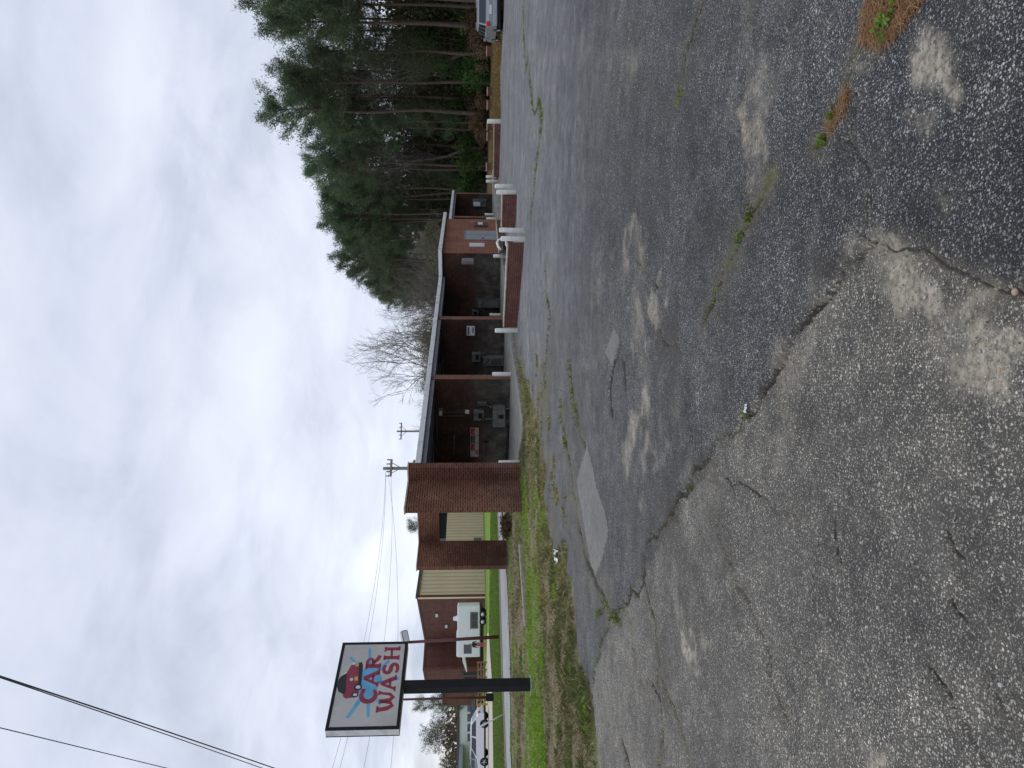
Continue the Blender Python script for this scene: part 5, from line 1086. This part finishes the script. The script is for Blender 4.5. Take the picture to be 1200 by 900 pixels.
# trees behind the building
big_ = bare_mesh(55, 14.6, 6, .42, (2, 3), .24, bark='bark_pale', rr=.017, minr=.009)
q = p3(439, 75); plant('bare_tree', big_, q[0], q[1], .8, 1.0, 'large bare spreading tree rising alone above the car wash roof', 'tree', None)
HAZY = bare_mesh(62, 10, 5, .55, (2, 4), .16, 'bark_grey', 'buds', 8, .15)
for i, (u, y, h) in enumerate([(500, 118, 11), (520, 112, 13), (540, 105, 14), (556, 110, 14), (480, 125, 9.5), (465, 122, 9), (447, 128, 9), (425, 130, 8.5), (408, 135, 8), (510, 135, 13), (535, 130, 15), (575, 112, 13), (490, 105, 8.5), (455, 108, 8), (590, 105, 13), (610, 100, 12), (565, 96, 10), (525, 98, 9), (415, 120, 7.5), (432, 118, 8.2), (399, 125, 7.6), (470, 112, 8.8), (487, 130, 10), (505, 108, 9.5), (460, 130, 9.4), (518, 125, 12), (445, 115, 8)]):
    q = p3(u, y); plant('bare_tree', (BARE[i % 3] if i % 3 else HAZY), q[0], q[1], i * 1.3, (1.28 if u < 530 else 1.0) * h / 16 if i % 3 else (1.15 if u < 500 else .78) * h / 10, 'small leafless tree in the far row behind the car wash roof' if i % 3 else 'grey green budding tree in the far row behind the car wash roof', 'tree', 'bare trees behind the roof' if i % 3 else 'budding trees behind the roof')
for i, (u, y, h) in enumerate([(283, 150, 13.5), (296, 155, 13), (392, 150, 14)]):
    q = p3(u, y); plant('bare_tree' if i else 'pine_tree', BARE[i] if i else YPINE[0], q[0], q[1], i, h / (16 if i else 13), ['dark small pine top seen over the brick header wall', 'bare tree top beside the pine over the brick header', 'faint bare tree beside the distant utility pole'][i], 'tree', None)
BUD = bare_mesh(61, 10, 5, .55, (2, 4), .2, 'bark_grey', 'buds', 8, .15)
for i, (u, y, h) in enumerate([(36, 128, 10.2), (70, 135, 9), (8, 122, 7.0)]):
    q = p3(u, y); plant('budding_tree', BUD, q[0], q[1], 1 + 2 * i, h / 10, ['wide budding tree standing behind the pale low building', 'grey budding tree beside the brick annex', 'small budding tree beyond the blue canopy'][i], 'tree', None)
q = p3(76, 118); plant('pine_tree', YPINE[1], q[0], q[1], 2, .75, 'dark evergreen behind the budding trees by the annex', 'tree', None)
# far tree line that closes the horizon
r_ = np.random.default_rng(9); Cc = []; segs = []
for _ in range(420):
    x = r_.uniform(-330, 30); y = 255 + r_.uniform(0, 30) + abs(x) * .05; h = r_.uniform(6, 13); segs.append(((x, y, -1), (x, y, h * .6), .2, .1))
    for _k in range(22): Cc.append((x + r_.normal(0, 2), y + r_.normal(0, 2), h * r_.uniform(.25, 1)))
for _ in range(500):
    x = r_.uniform(-5, 420); y = 260 + r_.uniform(0, 40); h = r_.uniform(8, 16); segs.append(((x, y, -1), (x, y, h * .6), .2, .1))
    for _k in range(20): Cc.append((x + r_.normal(0, 2), y + r_.normal(0, 2), h * r_.uniform(.1, 1)))
V, F_ = leaves_np(np.array(Cc), 1.5, r_, 3, 2.4, .8, .1); o = link('far_tree_line', npmesh('far_tree_line', V, F_, MATS['dead_leaves'])); tag(o, 'far brownish line of trees closing the horizon', 'tree line', kind='stuff')

# ------------------------------------------------------------------ small things on the ground
# weathered timber on the verge
a_, b_ = gp(262, 613), gp(168, 619); d = b_ - a_; e = empty('timber_beam', (a_ + b_) / 2 + Vector((0, 0, .0)), math.atan2(d.y, d.x)); ln = d.length
MB().bbox(-ln / 2, ln / 2, -.09, .09, -.03, .13, .02).build('beam', MATS['wood_old'], e); tag(e, 'long weathered grey timber lying in the green verge', 'timber')
for s_ in (-.35, .3): MB().tube([(ln * s_, 0, .125), (ln * s_, 0, .15)], .02, 6).build('bolt', MATS['dark_grey'], e)
r_ = np.random.default_rng(3)
def crumple(name, loc_, sz, m, label):
    bm = bmesh.new(); bmesh.ops.create_grid(bm, x_segments=6, y_segments=5, size=sz)
    for v in bm.verts: v.co.z = abs(r_.normal(0, sz * .35)) + .01; v.co.x += r_.normal(0, sz * .12); v.co.y *= .6
    bm.verts.index_update(); mb = MB(); mb.add([v.co for v in bm.verts], [[v.index for v in f.verts] for f in bm.faces]); bm.free(); o = mb.build(name, m, None, True, loc_); tag(o, label, 'litter'); return o
crumple('paper_litter', Vector((*T2(656, 651), gf(T2(656, 651)[0]) + .02)), .12, MATS['plastic_white'], 'crumpled white paper on the rubble by the pale patch')
crumple('plastic_scrap', Vector((*T2(878, 479), gf(T2(878, 479)[0]) + .006)), .024, MATS['plastic_white'], 'small white scrap in the long crack with a green weed')
def stone(loc_, sz, m, label):
    bm = bmesh.new(); bmesh.ops.create_icosphere(bm, subdivisions=2, radius=sz)
    for v in bm.verts: v.co *= 1 + .18 * mnoise.noise(v.co * 40 + Vector(loc_)); v.co.z *= .65
    bm.verts.index_update(); mb = MB(); mb.add([v.co for v in bm.verts], [[v.index for v in f.verts] for f in bm.faces]); bm.free(); o = mb.build('stone', m, None, True, loc_); tag(o, label, 'stone'); return o
q = T2(1194, 342); stone((q[0], q[1], gf(q[0]) + .012), .0115, mat('stone_orange', (0.44, 0.31, 0.21), .8, var=.35, scale=90), 'orange brown pebble on the blackest asphalt beside the sandy patch')
q = T2(1173, 433); stone((q[0], q[1], gf(q[0]) + .006), .007, mat('stone_tan', (0.46, 0.33, 0.20), .7, var=.2, scale=60), 'small tan pebble at the edge of the sandy patch')
# brick stubs at the woods' edge
for i, (u, vt, vb) in enumerate([(840, 568, 574.7), (793, 567, 572.5), (777, 566.5, 572), (752.5, 566, 571.2), (740, 566, 571), (704.5, 565.5, 571)]):
    q = at(u, vb, 70 + i * .4); b0 = gf(q.x); hh_ = (vb - vt) * 70 / FPX + .2
    e = empty('brick_stub', (q.x, q.y, b0 - .05), rr.uniform(0, 1)); tag(e, 'short square brown brick stub at the foot of the woods', 'pillar', 'brick stubs along the woods')
    MB().box(-.3, .3, -.3, .3, 0, hh_).build('brickwork', MATS['brick_low'], e); MB().bbox(-.34, .34, -.34, .34, hh_ + .002, hh_ + .07, .01).build('cap', MATS['cap_stone'], e)

# loose grit lying on the asphalt close by
r_ = np.random.default_rng(13)
ico = bmesh.new(); bmesh.ops.create_icosphere(ico, subdivisions=1, radius=1.0); iv = np.array([v.co for v in ico.verts]); ico.verts.index_update(); ifc = np.array([[v.index for v in f.verts] for f in ico.faces]); ico.free()
n_ = 9000; yy = 1.9 * np.exp(r_.random(n_) * math.log(9 / 1.9)); xx = r_.uniform(-.62, .62, n_) * yy; sz = r_.uniform(.0016, .0046, n_) * (1 + .06 * yy); 
big_i = r_.random(n_) < .03; sz[big_i] *= 1.4
ky = pip(np.stack([xx, yy], 1), LOT); xx, yy, sz = xx[ky], yy[ky], sz[ky]; n_ = len(xx)
gz = g(xx) + 0.03 * (vnoise(np.stack([xx, yy], 1), .22, 5, 3) - .5)
rv = iv[None] * (1 + .25 * r_.normal(size=(n_, len(iv), 1))) * sz[:, None, None] * r_.uniform(.6, 1.3, (n_, 1, 3)); V = (rv + np.stack([xx, yy, gz + sz * .35], 1)[:, None]).reshape(-1, 3)
F_ = (ifc[None] + (np.arange(n_) * len(iv))[:, None, None]).reshape(-1, 3)
cv = np.repeat(np.array([.40, .39, .365])[None] * r_.uniform(.35, 1.25, (n_, 1)) * (1 + r_.normal(0, .03, (n_, 3))), len(iv), 0)
attrmat('grit', rough=.8); o = link('loose_grit', npmesh('loose_grit', V, F_, MATS['grit'], False, {'Col': cv})); tag(o, 'loose pale grit scattered over the asphalt', 'grit', kind='stuff')

# grasses: blades with their own colours
attrmat('grass_blade', rough=.75, trans=.3)
def blades(name, X, Y, Hh, colr, label, wd=.006, lean=.5, lift=0.0, segs_=1):
    n_ = len(X); az = r_.uniform(0, 6.28, n_); ln = Hh * r_.uniform(.4, 1.2, n_); d = np.stack([np.cos(az) * lean * ln * r_.uniform(.2, 1.6, n_), np.sin(az) * lean * ln * r_.uniform(.2, 1.6, n_), ln], 1)
    base = np.stack([X, Y, g(X) + lift], 1); sd_ = np.stack([-np.sin(az), np.cos(az), np.zeros(n_)], 1) * (wd * r_.uniform(.6, 1.4, n_))[:, None]
    mid = base + d * np.array([.4, .4, .62]); V = np.stack([base - sd_, base + sd_, mid + sd_ * .7, base + d, mid - sd_ * .7], 1).reshape(-1, 3)
    F_ = np.arange(n_ * 5).reshape(-1, 5); cc = np.repeat(colr, 5, 0)
    o = link(name, npmesh(name, V, F_, MATS['grass_blade'], False, {'Col': cc})); tag(o, label, 'grass', kind='stuff'); return o
GREEN = np.array([[.20, .36, .035], [.28, .46, .045], [.14, .25, .03], [.34, .45, .07]]); DRY = np.array([[.42, .34, .20], [.30, .23, .13], [.52, .43, .27], [.19, .13, .08], [.30, .22, .14], [.24, .15, .10]]); OLIVE = np.array([[.17, .19, .07], [.24, .23, .11], [.13, .16, .05], [.13, .20, .05]])
def pick(pal, n_): return pal[r_.integers(0, len(pal), n_)] * r_.uniform(.65, 1.25, (n_, 1))
def sample(n_, y0, y1, x0f, x1f):
    y = y0 * np.exp(r_.random(n_) * math.log(y1 / y0)); x = np.array([x0f(v) for v in (y0, y1)]); xa = np.interp(y, [y0, y1], [x0f(y0), x0f(y1)]); xb = np.interp(y, [y0, y1], [x1f(y0), x1f(y1)])
    return xa + (xb - xa) * r_.random(n_), y
def offlot(X, Y, m_=.0):
    Q = np.stack([X, Y], 1); i_ = pip(Q, LOT); 
    ib = pip(Q, APW)
    return ~i_ & ~ib
X, Y = sample(260000, 8.5, 36, lambda y: -.60 * y - 1, lambda y: .12 * y); k = offlot(X, Y)
# keep off the alley
al = pip(np.stack([X, Y], 1), [P2(-260, 606), P2(20, 593), P2(120, 589), P2(220, 586), P2(330, 583.5), P2(330, 587), P2(270, 590), P2(220, 595), P2(120, 599), P2(20, 599), P2(-260, 618)]); k &= ~al
X, Y = X[k], Y[k]; Q = np.stack([X, Y], 1); nz = vnoise(Q, .55, 51, 4, .6); nz2 = vnoise(Q, 1.9, 52, 3)
gb = np.exp(-((Y - 18.9 - .10 * (X + 6)) / 2.3) ** 2) * (.35 + .75 * nz) * (.35 + .65 * sstep(-2.2, -5.0, X)) + .5 * sstep(.56, .68, nz) * (Y > 13); isg = (gb + 1.9 * (nz2 - .5) + 1.2 * (nz - .5)) > .47; isg &= (X < -2.6) | (r_.random(len(X)) < .12)
prob = np.where(isg, .62, .12 + .45 * sstep(.45, .7, nz2)); kk = r_.random(len(X)) < prob; X, Y, isg, nz, nz2 = X[kk], Y[kk], isg[kk], nz[kk], nz2[kk]
blades('green_grass', X[isg], Y[isg], .035 + .10 * np.clip(nz[isg] - .3, 0, 1), pick(GREEN, isg.sum()), 'bright green grass growing on the verge beside the lot', .009, .8)
dd = ~isg; dc = np.where((r_.random(dd.sum()) < np.clip(.35 + 2.6 * (nz[dd] - .45) + 1.5 * (nz2[dd] - .5), .08, .95))[:, None], pick(OLIVE, dd.sum()), pick(DRY, dd.sum()))
blades('dry_grass', X[dd], Y[dd], .035 + .16 * np.clip(nz2[dd] - .25, 0, 1), dc, 'dry brown grass and weeds on the verge beside the lot', .007, 1.3)
# yellow tufts on the broken strip before the apron
X, Y = sample(52000, 12.5, 26, lambda y: -.30 * y, lambda y: .05 * y); nz = vnoise(np.stack([X, Y], 1), 1.6, 61, 5, .62); k = (nz > .575 + .14 * sstep(.3, 2.5, dseg(np.stack([X, Y], 1), LOT, True) * pip(np.stack([X, Y], 1), LOT))); X, Y = X[k], Y[k]
bq = np.stack([X, Y], 1); bpoly = APW; k = ~pip(bq, bpoly); X, Y = X[k], Y[k]
pal = np.concatenate([DRY[:3] * np.array([1.15, 1.05, .7]), OLIVE * 1.2]); blades('yellow_tufts', X, Y, np.full(len(X), .05), pick(pal, len(X)), 'yellow dry tufts on the broken asphalt before the bays', .009, 1.1)
# weeds in the cracks
WX, WY = [], []
for pl, wd, mo in CRW:
    if mo < .1: continue
    pl = np.array(pl); 
    for a_, b_ in zip(pl[:-1], pl[1:]):
        ln = np.hypot(*(b_ - a_)); nn_ = int(ln * 130 * mo * min(1.5, wd / .04)); 
        if nn_ and vnoise(((a_ + b_) / 2)[None], 1.4, 71)[0] > .47:
            t_ = r_.random((nn_, 1)); q = a_ + (b_ - a_) * t_ + r_.normal(0, wd * .6, (nn_, 2)); WX += list(q[:, 0]); WY += list(q[:, 1])
WX, WY = np.array(WX), np.array(WY); blades('crack_weeds', WX, WY, np.full(len(WX), .035) * np.clip(WY / 6, .5, 2), np.where((r_.random(len(WX)) < .45)[:, None], pick(GREEN, len(WX)), pick(OLIVE, len(WX))), 'small green weeds growing in the asphalt cracks', .004, 1.2, -.012)
# pine straw in two drifts with green sprigs, near
def straw(name, poly, n_, label):
    pl = np.array([T2(*q) for q in poly]); lo, hi = pl.min(0), pl.max(0); Q = lo + (hi - lo) * r_.random((n_ * 4, 2)); Q = Q[pip(Q, [tuple(k_) for k_ in pl])][:n_]; n2 = len(Q)
    a_ = r_.normal(math.atan2(*(pl[-1] - pl[0])[::-1]), .8, n2); ln = r_.uniform(.04, .13, n2); d = np.stack([np.cos(a_) * ln, np.sin(a_) * ln, r_.uniform(-.012, .02, n2)], 1)
    b_ = np.stack([Q[:, 0], Q[:, 1], g(Q[:, 0]) + r_.uniform(.002, .022, n2)], 1) - d / 2; sd_ = np.stack([-np.sin(a_), np.cos(a_), np.zeros(n2)], 1) * .0011
    V = np.stack([b_ - sd_, b_ + sd_, b_ + d + sd_, b_ + d - sd_], 1).reshape(-1, 3); cc = np.repeat(np.array([[.36, .19, .085], [.28, .14, .06], [.42, .27, .15]])[r_.integers(0, 3, n2)] * r_.uniform(.6, 1.2, (n2, 1)), 4, 0)
    o = link(name, npmesh(name, V, np.arange(n2 * 4).reshape(-1, 4), MATS['grass_blade'], False, {'Col': cc})); tag(o, label, 'pine straw', kind='stuff')
straw('pine_straw', [(1022, -30), (1012, 48), (1035, 54), (1052, 42), (1082, 0), (1095, -30)], 2600, 'orange pine straw drift with a green sprig at the lot edge')
straw('pine_straw', [(995, 104), (985, 125), (972, 150), (975, 158), (988, 138), (1000, 110)], 320, 'thin streak of orange pine straw along a crack')
def sprig(tx, ty, sz, n_, label):
    q = np.array(T2(tx, ty)); C_ = np.stack([q[0] + r_.normal(0, sz, n_), q[1] + r_.normal(0, sz * 1.2, n_), g(np.full(n_, q[0])) + np.abs(r_.normal(0, sz * .5, n_)) + .005], 1)
    V, F_ = leaves_np(C_, .022, r_, 4, 2.6, .006, .6); me = npmesh('leaves', V, F_, MATS['weed_leaf']); e = empty('weed_plant', (q[0], q[1], gf(q[0]))); o = link('leaf_cluster', me, e); o['kind'] = 'stuff'; o.location = (-q[0], -q[1], -gf(q[0]))
    MB().tube([(0, 0, -.01), (0, 0, sz * .5)], .002, 5).build('stem', MATS['weed_leaf'], e); tag(e, label, 'weed')
leafmat('weed_leaf', (.10, .16, .025), (.15, .22, .035), (.22, .26, .06))
sprig(1042, 28, .028, 34, 'leafy green weed sprouting through the orange pine straw'); sprig(966, 165, .014, 14, 'green weed at the tip of the thin straw streak'); sprig(979, 134, .013, 10, 'small green weed in the middle of the thin straw streak')
sprig(880, 250, .025, 16, 'green weed in the mossy crack beyond the straw'); sprig(868, 278, .02, 10, 'low green weed further along the mossy crack'); sprig(876, 484, .02, 8, 'small green weed beside the white scrap in the long crack'); sprig(724, 720, .05, 30, 'green tuft where the cracks meet by the pale slab patch'); sprig(797, 113, .035, 12, 'yellow green weed at the end of the side crack')
# dry orange grass along the woods' edge
X = r_.uniform(9, 44, 26000); Y = 47 + r_.uniform(0, 26, 26000); Q = np.stack([X, Y], 1); k = offlot(X, Y); X, Y = X[k], Y[k]; pal = np.array([[.36, .24, .09], [.28, .18, .07], [.22, .15, .07], [.16, .15, .05]])
blades('roadside_grass', X, Y, np.full(len(X), .22), pick(pal, len(X)), 'dry orange grass along the edge of the woods', .03, .8)
# clipped lawn beyond the alley
X, Y = sample(60000, 34, 64, lambda y: -.62 * y, lambda y: -.16 * y); Q = np.stack([X, Y], 1); k = offlot(X, Y) & ~pip(Q, [P2(-260, 604), P2(20, 592), P2(120, 588), P2(220, 585), P2(330, 583), P2(330, 587), P2(270, 590), P2(220, 595), P2(120, 599), P2(20, 599), P2(-260, 618)]) & ~pip(Q, [P2(-400, 570), P2(158, 571.5), P2(158, 573.5), P2(100, 577.5), P2(0, 579), P2(-400, 584)]); X, Y = X[k], Y[k]
blades('lawn_grass', X, Y, np.full(len(X), .07), pick(np.array([[.11, .20, .035], [.15, .24, .04], [.20, .23, .08]]), len(X)), 'short green lawn between the alley and the pale pavement', .03, .7)
